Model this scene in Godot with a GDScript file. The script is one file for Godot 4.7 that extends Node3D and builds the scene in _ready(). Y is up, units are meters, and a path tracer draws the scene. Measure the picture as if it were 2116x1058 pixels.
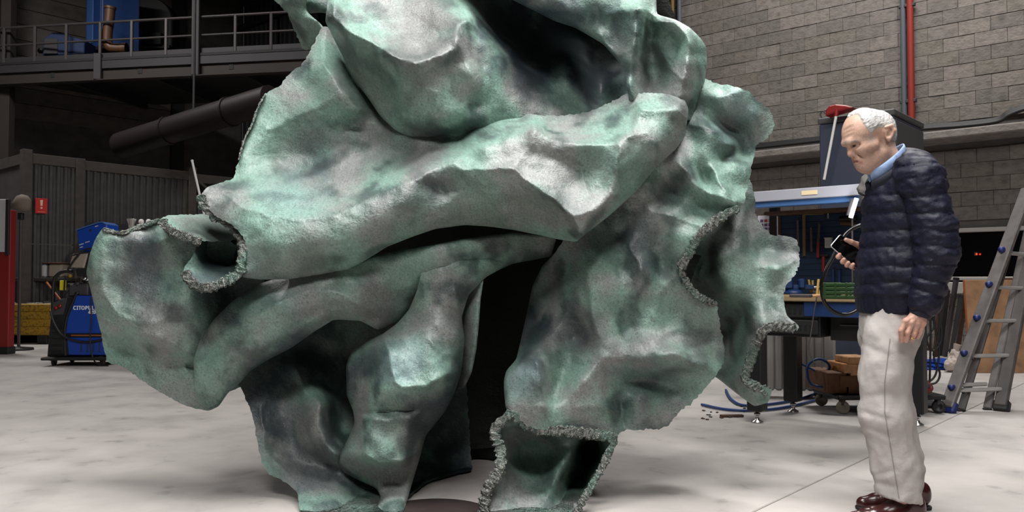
extends Node3D
# A hall with a large patinated bronze sculpture, a visitor beside it, workshop things behind.
const FOC := 1700.0          # focal length in pixels of the 2116 x 1058 frame
const HZ := 580.0            # row of the horizon
const BASE := 3.80           # middle distance of the sculpture
var cam_at := Vector3(0, 1.0, 0)
var pitch := atan((HZ - 529.0) / FOC)
var cam_basis := Basis(Vector3.RIGHT, pitch)
var names := {}
var M := {}

func _ready() -> void:
	set_camera()
	set_light()
	make_materials()
	build_setting()
	build_sculpture()
	build_person()
	build_left_side()
	build_right_side()

func set_camera() -> void:
	var cam := Camera3D.new()
	cam.name = "camera"
	cam.fov = rad_to_deg(2.0 * atan(529.0 / FOC))
	cam.near = 0.05
	cam.far = 200.0
	cam.position = cam_at
	cam.basis = cam_basis
	cam.current = true
	add_child(cam)

func set_light() -> void:
	var e := Environment.new()
	e.background_mode = Environment.BG_SKY
	var sky := Sky.new()
	var sm := ProceduralSkyMaterial.new()
	sm.sky_top_color = Color(0.45, 0.55, 0.7)
	sm.sky_horizon_color = Color(0.75, 0.78, 0.8)
	sky.sky_material = sm
	e.sky = sky
	e.tonemap_mode = Environment.TONE_MAPPER_LINEAR
	e.tonemap_exposure = 1.25
	e.sdfgi_enabled = true
	e.ssao_enabled = true
	e.ssil_enabled = true
	var w := WorldEnvironment.new()
	w.name = "environment"
	w.environment = e
	add_child(w)
	# lamps hung in the hall, two of them added as unseen fill (their housings are built with the ceiling): an area light of the same size just below each glowing face
	for s in LAMPS:
		var a := AreaLight3D.new()
		a.name = "lamp_light"
		a.area_size = Vector2(s[3], s[4])
		a.light_color = Color(1.0, 0.995, 0.985)
		a.light_energy = s[5]
		a.shadow_enabled = true
		a.area_range = 40.0
		a.position = Vector3(s[0], s[1] - 0.06, s[2])
		a.rotation = Vector3(-PI / 2, s[6], 0)
		add_child(a, true)

# x, y, z, width, length, energy, turn; the last two lamps are added fill
const LAMPS := [[-0.9, 5.6, -2.4, 2.4, 1.2, 24.0, 0.0], [1.7, 5.6, -2.4, 2.4, 1.2, 24.0, 0.0], [4.6, 9.0, -9.4, 4.0, 1.2, 60.0, -0.7243], [-0.6, 6.0, 1.8, 2.4, 1.2, 32.0, 0.0], [-9.0, 9.0, -13.0, 3.0, 1.2, 42.0, -0.7243]]

# ------------------------------------------------------------------ helpers
func at(px: float, py: float, d: float) -> Vector3:      # the point seen at that pixel, d metres ahead of the lens
	return cam_at + cam_basis * (Vector3((px - 1058.0) / FOC, -(py - 529.0) / FOC, -1.0) * d)

func on_floor(px: float, py: float, h := 0.0) -> Vector3: # the point at height h seen at that pixel
	var r := cam_basis * Vector3((px - 1058.0) / FOC, -(py - 529.0) / FOC, -1.0)
	return cam_at + r * ((h - cam_at.y) / r.y)

func numbered(called: String) -> String:
	var k: int = names.get(called, -1) + 1
	names[called] = k
	return called if k == 0 else "%s_%03d" % [called, k]

func tag(o: Node3D, label: String, category := "", group := "", kind := "") -> Node3D:
	if label: o.set_meta("label", label)
	if category: o.set_meta("category", category)
	if group: o.set_meta("group", group)
	if kind: o.set_meta("kind", kind)
	return o

func thing(called: String, label: String, category: String, where := Vector3.ZERO, turn := 0.0, group := "") -> Node3D:
	var o := Node3D.new()
	o.name = numbered(called)
	o.position = where
	o.rotation.y = turn
	add_child(o)
	tag(o, label, category, group)
	return o

func put(called: String, mesh: Mesh, mat: Material, parent: Node3D = null, where := Vector3.ZERO, turn := Vector3.ZERO) -> MeshInstance3D:
	var o := MeshInstance3D.new()
	o.mesh = mesh
	o.material_override = mat
	o.position = where
	o.rotation = turn
	if parent:
		o.name = called
		parent.add_child(o, true)
	else:
		o.name = numbered(called)
		add_child(o)
	return o

func structure(called: String, mesh: Mesh, mat: Material, where := Vector3.ZERO, turn := Vector3.ZERO) -> MeshInstance3D:
	var o := put(called, mesh, mat, null, where, turn)
	o.set_meta("kind", "structure")
	if SETTING.has(called): o.set_meta("label", SETTING[called])
	return o

const SETTING := {
	"floor": "pale grey poured concrete floor of the hall with a sawn joint", "ceiling": "dark flat roof over the whole hall", "wall_left": "boarded far wall behind the raised walkway",
	"wall_right": "grey concrete block wall running behind the workbench and the man", "wall_rear": "plain wall closing the hall on the right behind the camera", "wall_front": "plain wall closing the hall behind the camera",
	"trim_1": "concrete ledge along the block wall carrying black cables", "window_1": "low dark window strip with a pale frame in the block wall"}

# a box with chamfered edges, centred
func bev(size: Vector3, c := 0.006) -> ArrayMesh:
	c = minf(c, minf(size.x, minf(size.y, size.z)) * 0.45)
	var st := SurfaceTool.new()
	st.begin(Mesh.PRIMITIVE_TRIANGLES)
	add_bev(st, Vector3.ZERO, size, c)
	st.generate_normals()
	return st.commit()

func add_bev(st: SurfaceTool, at_: Vector3, size: Vector3, c := 0.006, b := Basis()) -> void:
	var h := size / 2
	c = minf(c, minf(h.x, minf(h.y, h.z)) * 0.9)
	st.set_smooth_group(-1)
	var faces := []
	for ax in 3:
		for s in [-1.0, 1.0]:
			var u := (ax + 1) % 3
			var v := (ax + 2) % 3
			var q := []
			for k in [[-1, -1], [1, -1], [1, 1], [-1, 1]]:
				var p := Vector3.ZERO
				p[ax] = s * h[ax]
				p[u] = k[0] * (h[u] - c)
				p[v] = k[1] * (h[v] - c)
				q.append(p)
			if s > 0: q.reverse()
			faces.append(q)
			# chamfer strips, one per edge (counted once)
			for t in [-1.0, 1.0]:
				var p1 := Vector3.ZERO; var p2 := Vector3.ZERO; var p3 := Vector3.ZERO; var p4 := Vector3.ZERO
				p1[ax] = s * h[ax]; p1[u] = t * (h[u] - c); p1[v] = -(h[v] - c)
				p2 = p1; p2[v] = h[v] - c
				p3[ax] = s * (h[ax] - c); p3[u] = t * h[u]; p3[v] = h[v] - c
				p4 = p3; p4[v] = -(h[v] - c)
				var q2 := [p1, p2, p3, p4]
				if s * t > 0: q2.reverse()
				q2.reverse()
				faces.append(q2)
	for s in [-1.0, 1.0]:
		for t in [-1.0, 1.0]:
			for r in [-1.0, 1.0]:
				var q := [Vector3(s * h.x, t * (h.y - c), r * (h.z - c)), Vector3(s * (h.x - c), t * h.y, r * (h.z - c)), Vector3(s * (h.x - c), t * (h.y - c), r * h.z)]
				if s * t * r < 0: q.reverse()
				q.reverse()
				faces.append(q)
	for q in faces:
		for k in range(1, q.size() - 1):
			for p in [q[0], q[k], q[k + 1]]:
				st.add_vertex(at_ + b * p)

# a tube along points, radius may vary
func tube(pts: PackedVector3Array, r: float, sides := 8, r_end := -1.0) -> ArrayMesh:
	var st := SurfaceTool.new()
	st.begin(Mesh.PRIMITIVE_TRIANGLES)
	add_tube(st, pts, r, sides, r_end)
	st.generate_normals()
	return st.commit()

func add_tube(st: SurfaceTool, pts: PackedVector3Array, r: float, sides := 8, r_end := -1.0, flat := 1.0) -> void:
	var n := pts.size()
	var rings := []
	var side := Vector3.ZERO
	for i in n:
		var t := (pts[mini(i + 1, n - 1)] - pts[maxi(i - 1, 0)]).normalized()
		if side == Vector3.ZERO:
			side = t.cross(Vector3.UP if absf(t.y) < 0.9 else Vector3.RIGHT).normalized()
		side = (side - t * side.dot(t)).normalized()
		var up := side.cross(t)
		var ring := []
		var rr := r if r_end < 0 else lerpf(r, r_end, float(i) / (n - 1))
		for k in sides:
			var a := TAU * k / sides
			ring.append(pts[i] + (side * cos(a) + up * sin(a) * flat) * rr)
		rings.append(ring)
	st.set_smooth_group(1)
	for i in n - 1:
		for k in sides:
			var k2 := (k + 1) % sides
			for p in [rings[i][k], rings[i + 1][k], rings[i + 1][k2], rings[i][k], rings[i + 1][k2], rings[i][k2]]:
				st.add_vertex(p)
	st.set_smooth_group(-1)
	for e in [0, n - 1]:
		for k in range(1, sides - 1):
			var q := [rings[e][0], rings[e][k], rings[e][k + 1]]
			if e != 0: q.reverse()
			for p in q: st.add_vertex(p)

# smooth curve through points
func curve(pts: Array, each := 6) -> PackedVector3Array:
	var out := PackedVector3Array()
	for i in pts.size() - 1:
		var p0: Vector3 = pts[maxi(i - 1, 0)]
		var p1: Vector3 = pts[i]
		var p2: Vector3 = pts[i + 1]
		var p3: Vector3 = pts[mini(i + 2, pts.size() - 1)]
		for k in each:
			out.append(p1.cubic_interpolate(p2, p0, p3, float(k) / each))
	out.append(pts[-1])
	return out

# lathe a profile of (radius, height) round y
func lathe(prof: Array, sides := 20, smooth := true) -> ArrayMesh:
	var st := SurfaceTool.new()
	st.begin(Mesh.PRIMITIVE_TRIANGLES)
	st.set_smooth_group(1 if smooth else -1)
	for i in prof.size() - 1:
		var a: Vector2 = prof[i]
		var b: Vector2 = prof[i + 1]
		for k in sides:
			var c0 := Vector3(cos(TAU * k / sides), 0, sin(TAU * k / sides))
			var c1 := Vector3(cos(TAU * (k + 1) / sides), 0, sin(TAU * (k + 1) / sides))
			var q := [c0 * a.x + Vector3.UP * a.y, c0 * b.x + Vector3.UP * b.y, c1 * b.x + Vector3.UP * b.y, c1 * a.x + Vector3.UP * a.y]
			for p in [q[0], q[2], q[1], q[0], q[3], q[2]]: st.add_vertex(p)
	st.generate_normals()
	return st.commit()

# a polygon (x, y) extruded along z by depth, centred on z
func prism(poly: PackedVector2Array, depth: float, c := 0.0) -> ArrayMesh:
	var st := SurfaceTool.new()
	st.begin(Mesh.PRIMITIVE_TRIANGLES)
	st.set_smooth_group(-1)
	if Geometry2D.is_polygon_clockwise(poly):
		poly = poly.duplicate()
		poly.reverse()
	var inner := poly
	if c > 0:
		var off := Geometry2D.offset_polygon(poly, -c)
		if off.size() == 1 and off[0].size() == poly.size():
			inner = off[0]
			# align start
			var best := 0
			for k in inner.size():
				if inner[k].distance_to(poly[0]) < inner[best].distance_to(poly[0]): best = k
			var rot := PackedVector2Array()
			for k in inner.size(): rot.append(inner[(k + best) % inner.size()])
			inner = rot
		else: c = 0.0
	var tri := Geometry2D.triangulate_polygon(inner)
	var z := depth / 2
	for k in range(0, tri.size(), 3):
		var q := [inner[tri[k]], inner[tri[k + 1]], inner[tri[k + 2]]]
		if (q[1] - q[0]).cross(q[2] - q[0]) > 0: q.reverse()
		for p in q: st.add_vertex(Vector3(p.x, p.y, z))
		q.reverse()
		for p in q: st.add_vertex(Vector3(p.x, p.y, -z))
	var n := poly.size()
	for k in n:
		var a := poly[k]; var b := poly[(k + 1) % n]
		var ai := inner[k]; var bi := inner[(k + 1) % n]
		var loops := [[Vector3(a.x, a.y, z - c), Vector3(b.x, b.y, z - c), Vector3(b.x, b.y, -z + c), Vector3(a.x, a.y, -z + c)]]
		if c > 0:
			loops.append([Vector3(ai.x, ai.y, z), Vector3(bi.x, bi.y, z), Vector3(b.x, b.y, z - c), Vector3(a.x, a.y, z - c)])
			loops.append([Vector3(a.x, a.y, -z + c), Vector3(b.x, b.y, -z + c), Vector3(bi.x, bi.y, -z), Vector3(ai.x, ai.y, -z)])
		for q in loops:
			for p in [q[0], q[1], q[2], q[0], q[2], q[3]]: st.add_vertex(p)
	st.generate_normals()
	return st.commit()

func noise_tex(freq: float, ramp: Array, size := 512, oct := 4, sd := 1, type := FastNoiseLite.TYPE_SIMPLEX_SMOOTH) -> NoiseTexture2D:
	var n := FastNoiseLite.new()
	n.noise_type = type
	n.frequency = freq
	n.seed = sd
	n.fractal_octaves = oct
	var t := NoiseTexture2D.new()
	t.width = size
	t.height = size
	t.seamless = true
	t.noise = n
	var g := Gradient.new()
	g.offsets = PackedFloat32Array(ramp.map(func(r): return r[0]))
	g.colors = PackedColorArray(ramp.map(func(r): return r[1]))
	t.color_ramp = g
	return t

func mat(c: Color, rough := 0.6, metal := 0.0, spec := 0.5) -> StandardMaterial3D:
	var m := StandardMaterial3D.new()
	m.albedo_color = c
	m.roughness = rough
	m.metallic = metal
	m.metallic_specular = spec
	return m

func grey(v: float) -> Color:
	return Color(v, v, v)

# gives a material a triplanar grain: tone texture, bump
func grained(m: StandardMaterial3D, tone: Texture2D, scale: float, bump: Texture2D = null, height := 0.1, world := true) -> StandardMaterial3D:
	m.uv1_triplanar = true
	m.uv1_world_triplanar = world
	m.uv1_scale = Vector3.ONE * scale
	m.albedo_texture = tone
	if bump:
		m.heightmap_enabled = true
		m.heightmap_texture = bump
		m.heightmap_scale = height
	return m

# ------------------------------------------------------------------ materials
func make_materials() -> void:
	var soft := noise_tex(0.012, [[0.0, grey(0.72)], [0.5, grey(0.9)], [1.0, grey(1.0)]], 512, 5, 3)
	var rough_bump := noise_tex(0.05, [[0.0, grey(0.0)], [1.0, grey(1.0)]], 512, 5, 5)
	M.soft = soft
	M.rough_bump = rough_bump
	# bronze: vertex colours carry the patina and some painted shade, a fine speckle and cracked relief come on top
	var speck := noise_tex(0.035, [[0.0, grey(0.5)], [0.22, grey(0.78)], [0.38, grey(0.94)], [0.6, grey(0.98)], [1.0, grey(1.0)]], 1024, 6, 11)
	var crack := noise_tex(0.022, [[0.0, grey(0.1)], [0.42, grey(0.55)], [0.6, grey(0.75)], [1.0, grey(1.0)]], 1024, 6, 17)
	crack = noise_tex(0.018, [[0.0, grey(0.0)], [0.5, grey(0.55)], [0.85, grey(0.9)], [1.0, grey(0.45)]], 1024, 6, 17)
	crack.noise.fractal_type = FastNoiseLite.FRACTAL_RIDGED
	crack.noise.fractal_gain = 0.6
	var b := mat(Color.WHITE, 0.47, 0.0, 0.5)
	b.vertex_color_use_as_albedo = true
	grained(b, speck, 2.2, crack, 0.22)
	var lines := noise_tex(0.012, [[0.0, grey(1.0)], [0.80, grey(1.0)], [0.93, grey(0.8)], [1.0, grey(0.45)]], 1024, 3, 19)
	lines.noise.fractal_type = FastNoiseLite.FRACTAL_RIDGED
	b.detail_enabled = true
	b.detail_blend_mode = BaseMaterial3D.BLEND_MODE_MUL
	b.detail_albedo = lines
	M.bronze = b
	M.shade_bronze = grained(mat(Color(0.13, 0.135, 0.125), 0.75), speck, 2.0, crack, 0.4)  # darkened colour that paints the shade inside the sculpture's openings
	var cut := mat(Color.WHITE, 0.6, 0.1, 0.5)
	cut.vertex_color_use_as_albedo = true
	grained(cut, noise_tex(0.12, [[0.0, grey(0.35)], [0.5, grey(0.8)], [1.0, grey(1.0)]], 512, 4, 23), 3.0, noise_tex(0.09, [[0.0, grey(0.0)], [1.0, grey(1.0)]], 512, 3, 29), 0.6)
	M.cut = cut
	M.base_wood = grained(mat(Color(0.17, 0.11, 0.095), 0.8), soft, 1.5)
	# concrete floor
	var fl := mat(Color(0.71, 0.685, 0.67), 0.62, 0.0, 0.4)
	grained(fl, noise_tex(0.006, [[0.0, grey(0.84)], [0.45, grey(0.95)], [1.0, grey(1.0)]], 1024, 6, 31), 0.25, rough_bump, 0.15)
	fl.detail_enabled = true
	fl.detail_blend_mode = BaseMaterial3D.BLEND_MODE_MUL
	fl.detail_albedo = noise_tex(0.015, [[0.0, grey(0.8)], [0.25, grey(0.96)], [1.0, grey(1.0)]], 1024, 6, 37)
	M.floor = fl
	M.wall = grained(mat(Color(0.36, 0.335, 0.32), 0.85), soft, 0.4)
	M.roof = grained(mat(Color(0.25, 0.245, 0.24), 0.85), soft, 0.4)
	M.mortar = grained(mat(Color(0.40, 0.375, 0.36), 0.95), soft, 0.6, rough_bump, 0.3)
	M.block = []
	for k in 4:
		M.block.append(grained(mat([Color(0.47, 0.44, 0.42), Color(0.44, 0.415, 0.395), Color(0.50, 0.47, 0.445), Color(0.455, 0.43, 0.40)][k], 0.92), noise_tex(0.02, [[0.0, grey(0.7)], [0.5, grey(0.93)], [1.0, grey(1.0)]], 512, 5, 61), 0.9, rough_bump, 0.5))
	M.ledge = grained(mat(Color(0.52, 0.49, 0.47), 0.9), soft, 0.8, rough_bump, 0.5)
	M.dark = mat(Color(0.07, 0.065, 0.065), 0.8)
	M.panel = mat(Color(0.9, 0.9, 0.88), 0.5)
	M.panel.emission_enabled = true
	M.panel.emission = Color(1, 0.98, 0.95)
	M.panel.emission_energy_multiplier = 1.0
	# the visitor
	var sk := mat(Color.WHITE, 0.5, 0.0, 0.45)
	sk.vertex_color_use_as_albedo = true
	sk.subsurf_scatter_enabled = true
	sk.subsurf_scatter_strength = 0.12
	grained(sk, noise_tex(0.05, [[0.0, grey(0.86)], [1.0, grey(1.0)]], 256, 3, 71), 9.0, noise_tex(0.06, [[0.0, grey(0.0)], [1.0, grey(1.0)]], 256, 4, 72), 0.06)
	M.skin = sk
	var hr := mat(Color.WHITE, 0.55)
	hr.vertex_color_use_as_albedo = true
	M.hair = hr
	var jk := mat(Color(0.045, 0.05, 0.14), 0.6, 0.0, 0.38)
	jk.rim_enabled = true
	jk.rim = 0.04
	jk.rim_tint = 0.5
	grained(jk, soft, 2.0, noise_tex(0.03, [[0.0, grey(0.0)], [1.0, grey(1.0)]], 512, 4, 73), 0.25)
	M.jacket = jk
	M.rib = mat(Color(0.055, 0.065, 0.13), 0.85)
	M.shirt = grained(mat(Color(0.62, 0.72, 0.90), 0.8), soft, 4.0)
	M.trousers = grained(mat(Color(0.69, 0.665, 0.655), 0.88, 0.0, 0.3), noise_tex(0.3, [[0.0, grey(0.88)], [1.0, grey(1.0)]], 512, 2, 74), 5.0, noise_tex(0.02, [[0.0, grey(0.0)], [1.0, grey(1.0)]], 512, 3, 75), 0.08)
	M.seam = mat(Color(0.52, 0.50, 0.49), 0.9)
	M.shoe = mat(Color(0.20, 0.075, 0.075), 0.25, 0.0, 0.55)
	M.sole = mat(Color(0.06, 0.04, 0.04), 0.7)
	M.gold = mat(Color(0.9, 0.75, 0.45), 0.25, 1.0)
	M.phone_rim = mat(Color(0.75, 0.75, 0.77), 0.3, 0.6)
	M.glass_black = mat(Color(0.01, 0.01, 0.014), 0.12)
	# the workshop
	M.board = [grained(mat(Color(0.42, 0.385, 0.37), 0.85), soft, 0.5), grained(mat(Color(0.39, 0.36, 0.345), 0.85), soft, 0.5), grained(mat(Color(0.44, 0.405, 0.385), 0.85), soft, 0.5)]
	M.steel_dark = mat(Color(0.13, 0.125, 0.13), 0.7)
	M.steel_mid = mat(Color(0.22, 0.21, 0.22), 0.6, 0.2)
	M.steel_brown = mat(Color(0.19, 0.16, 0.15), 0.7)
	M.steel_rail = mat(Color(0.28, 0.26, 0.26), 0.5, 0.3)
	M.steel_black = mat(Color(0.055, 0.055, 0.06), 0.6)
	M.clad_dark = mat(Color(0.17, 0.165, 0.175), 0.7)
	M.clad = grained(mat(Color(0.30, 0.285, 0.29), 0.7, 0.1), soft, 0.6)
	M.clad_flat = grained(mat(Color(0.30, 0.28, 0.28), 0.8), soft, 0.4)
	M.post = grained(mat(Color(0.30, 0.27, 0.25), 0.8), soft, 0.8)
	M.blue_paint = mat(Color(0.10, 0.22, 0.42), 0.5)
	M.blue_light = mat(Color(0.22, 0.36, 0.58), 0.5)
	M.blue_dim = mat(Color(0.07, 0.15, 0.30), 0.6)
	M.blue_weld = mat(Color(0.015, 0.21, 0.56), 0.4)
	M.blue_tool = mat(Color(0.03, 0.15, 0.32), 0.5)
	M.duct_brown = mat(Color(0.33, 0.22, 0.15), 0.5, 0.2)
	M.duct_dark = mat(Color(0.13, 0.10, 0.095), 0.55, 0.3)
	M.red_sign = mat(Color(0.72, 0.06, 0.04), 0.6)
	M.cream = mat(Color(0.85, 0.77, 0.62), 0.7)
	M.pinkish = mat(Color(0.8, 0.45, 0.4), 0.7)
	M.cream_dim = mat(Color(0.52, 0.48, 0.43), 0.7)
	M.chrome = mat(Color(0.75, 0.74, 0.73), 0.25, 0.9)
	M.white_paint = mat(Color(0.88, 0.87, 0.86), 0.5)
	M.white_grey = mat(Color(0.66, 0.66, 0.66), 0.6)
	M.red_paint = mat(Color(0.45, 0.05, 0.04), 0.5)
	M.red_dim = mat(Color(0.38, 0.10, 0.09), 0.6)
	M.red_pan = mat(Color(0.55, 0.09, 0.10), 0.4)
	M.cloth_beige = mat(Color(0.42, 0.38, 0.34), 0.9)
	M.yellow_paint = grained(mat(Color(0.62, 0.48, 0.04), 0.6), noise_tex(0.03, [[0.0, Color(0.35, 0.25, 0.18)], [0.4, grey(0.85)], [1.0, grey(1.0)]], 512, 5, 81), 1.2)
	M.yellow_bright = mat(Color(0.8, 0.75, 0.05), 0.6)
	M.orange_wood = mat(Color(0.55, 0.28, 0.09), 0.6)
	M.wood_dark = grained(mat(Color(0.30, 0.20, 0.14), 0.8), soft, 2.0)
	M.rubber = mat(Color(0.05, 0.05, 0.055), 0.55)
	M.rubber_shiny = mat(Color(0.04, 0.04, 0.045), 0.25)
	M.plastic_black = mat(Color(0.045, 0.045, 0.06), 0.5)
	M.red_pipe = mat(Color(0.50, 0.13, 0.08), 0.6)
	M.grey_pipe = mat(Color(0.30, 0.32, 0.35), 0.6)
	M.ochre = mat(Color(0.42, 0.33, 0.14), 0.7)
	M.ochre_dim = mat(Color(0.36, 0.30, 0.16), 0.7)
	M.white_frame = mat(Color(0.60, 0.58, 0.56), 0.7)
	M.dark_glass = mat(Color(0.012, 0.013, 0.02), 0.12)
	M.red_glow = mat(Color(1, 0.3, 0.1), 0.5)
	M.red_glow.emission_enabled = true
	M.red_glow.emission = Color(1.0, 0.3, 0.1)
	M.red_glow.emission_energy_multiplier = 1.5
	M.cab_blue = mat(Color(0.20, 0.225, 0.29), 0.5)
	M.cab_grey = mat(Color(0.27, 0.265, 0.275), 0.6)
	M.plywood = grained(mat(Color(0.66, 0.50, 0.37), 0.75), soft, 0.8)
	M.plywood_dark = grained(mat(Color(0.42, 0.28, 0.18), 0.8), soft, 0.8)
	M.sack = mat(Color(0.62, 0.57, 0.53), 0.6)
	M.bench_top = mat(Color(0.50, 0.42, 0.30), 0.7)
	M.peg_blue = mat(Color(0.035, 0.14, 0.25), 0.6)
	M.peg_dark = mat(Color(0.02, 0.09, 0.17), 0.7)
	M.hood_grey = mat(Color(0.62, 0.62, 0.66), 0.5)
	M.hood_blue = mat(Color(0.25, 0.40, 0.60), 0.5)
	M.paper = mat(Color(0.83, 0.82, 0.86), 0.8)
	M.print_violet = mat(Color(0.38, 0.32, 0.46), 0.8)
	M.print_grey = mat(Color(0.62, 0.60, 0.66), 0.8)
	M.print_red = mat(Color(0.62, 0.25, 0.28), 0.8)
	M.wood_pale = grained(mat(Color(0.80, 0.60, 0.42), 0.75), soft, 2.0)
	M.wood_orange = grained(mat(Color(0.76, 0.52, 0.32), 0.75), soft, 2.0)
	M.wood_brown = grained(mat(Color(0.42, 0.28, 0.17), 0.8), soft, 2.0)
	M.wood_brown2 = grained(mat(Color(0.38, 0.24, 0.13), 0.8), soft, 2.0)
	M.yellow_wood = mat(Color(0.68, 0.55, 0.28), 0.6)
	M.green_plastic = mat(Color(0.09, 0.20, 0.05), 0.5)
	M.lamp_white = mat(Color(0.9, 0.9, 0.92), 0.4)
	M.lamp_white.emission_enabled = true
	M.lamp_white.emission = Color(0.95, 0.97, 1.0)
	M.lamp_white.emission_energy_multiplier = 0.9
	M.grey_cloth = mat(Color(0.36, 0.35, 0.335), 0.85)
	M.rad_white = mat(Color(0.72, 0.71, 0.70), 0.5)
	M.hose_blue = mat(Color(0.10, 0.24, 0.46), 0.45)
	M.navy_paint = mat(Color(0.045, 0.06, 0.12), 0.5)
	M.alu = grained(mat(Color(0.46, 0.44, 0.43), 0.45, 0.35), soft, 1.5)
	M.alu_dark = grained(mat(Color(0.34, 0.32, 0.315), 0.5, 0.35), soft, 1.5)
	M.alu_bright = mat(Color(0.68, 0.67, 0.66), 0.35, 0.5)
	M.blue_cap = mat(Color(0.05, 0.12, 0.36), 0.5)

# ------------------------------------------------------------------ the hall, turned against the lens: u runs along the block wall, v towards it
const E1 := Vector3(0.749, 0, 0.6626)
const E2 := Vector3(0.6626, 0, -0.749)
const TURN := -0.7243
const WALL_V := 12.79
const FAR_U := -21.9
const CEIL := 9.2

func hall(u: float, v: float, y := 0.0) -> Vector3:
	return E1 * u + E2 * v + Vector3.UP * y

func uv_of(p: Vector3) -> Vector2:
	return Vector2(p.dot(E1), p.dot(E2))

# where the ray through a pixel meets the plane v = const
func on_wall(px: float, py: float, v: float) -> Vector3:
	var r := cam_basis * Vector3((px - 1058.0) / FOC, -(py - 529.0) / FOC, -1.0)
	return cam_at + r * ((v - cam_at.dot(E2)) / r.dot(E2))

func on_far(px: float, py: float, u: float) -> Vector3:
	var r := cam_basis * Vector3((px - 1058.0) / FOC, -(py - 529.0) / FOC, -1.0)
	return cam_at + r * ((u - cam_at.dot(E1)) / r.dot(E1))

func hbox(u0: float, u1: float, v0: float, v1: float, y0: float, y1: float) -> Array:   # size, centre
	return [Vector3(absf(u1 - u0), absf(y1 - y0), absf(v1 - v0)), hall((u0 + u1) / 2, (v0 + v1) / 2, (y0 + y1) / 2)]

func hstruct(called: String, m: Material, u0: float, u1: float, v0: float, v1: float, y0: float, y1: float, c := 0.0) -> MeshInstance3D:
	var b := hbox(u0, u1, v0, v1, y0, y1)
	var mesh: Mesh
	if c > 0.0: mesh = bev(b[0], c)
	else:
		mesh = BoxMesh.new()
		mesh.size = b[0]
	return structure(called, mesh, m, b[1], Vector3(0, TURN, 0))

func hpart(called: String, m: Material, parent: Node3D, u0: float, u1: float, v0: float, v1: float, y0: float, y1: float, c := 0.004) -> MeshInstance3D:
	var b := hbox(u0, u1, v0, v1, y0, y1)
	var o := put(called, bev(b[0], c), m, parent)
	o.transform = parent.transform.affine_inverse() * Transform3D(Basis(Vector3.UP, TURN), b[1])
	return o

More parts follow.
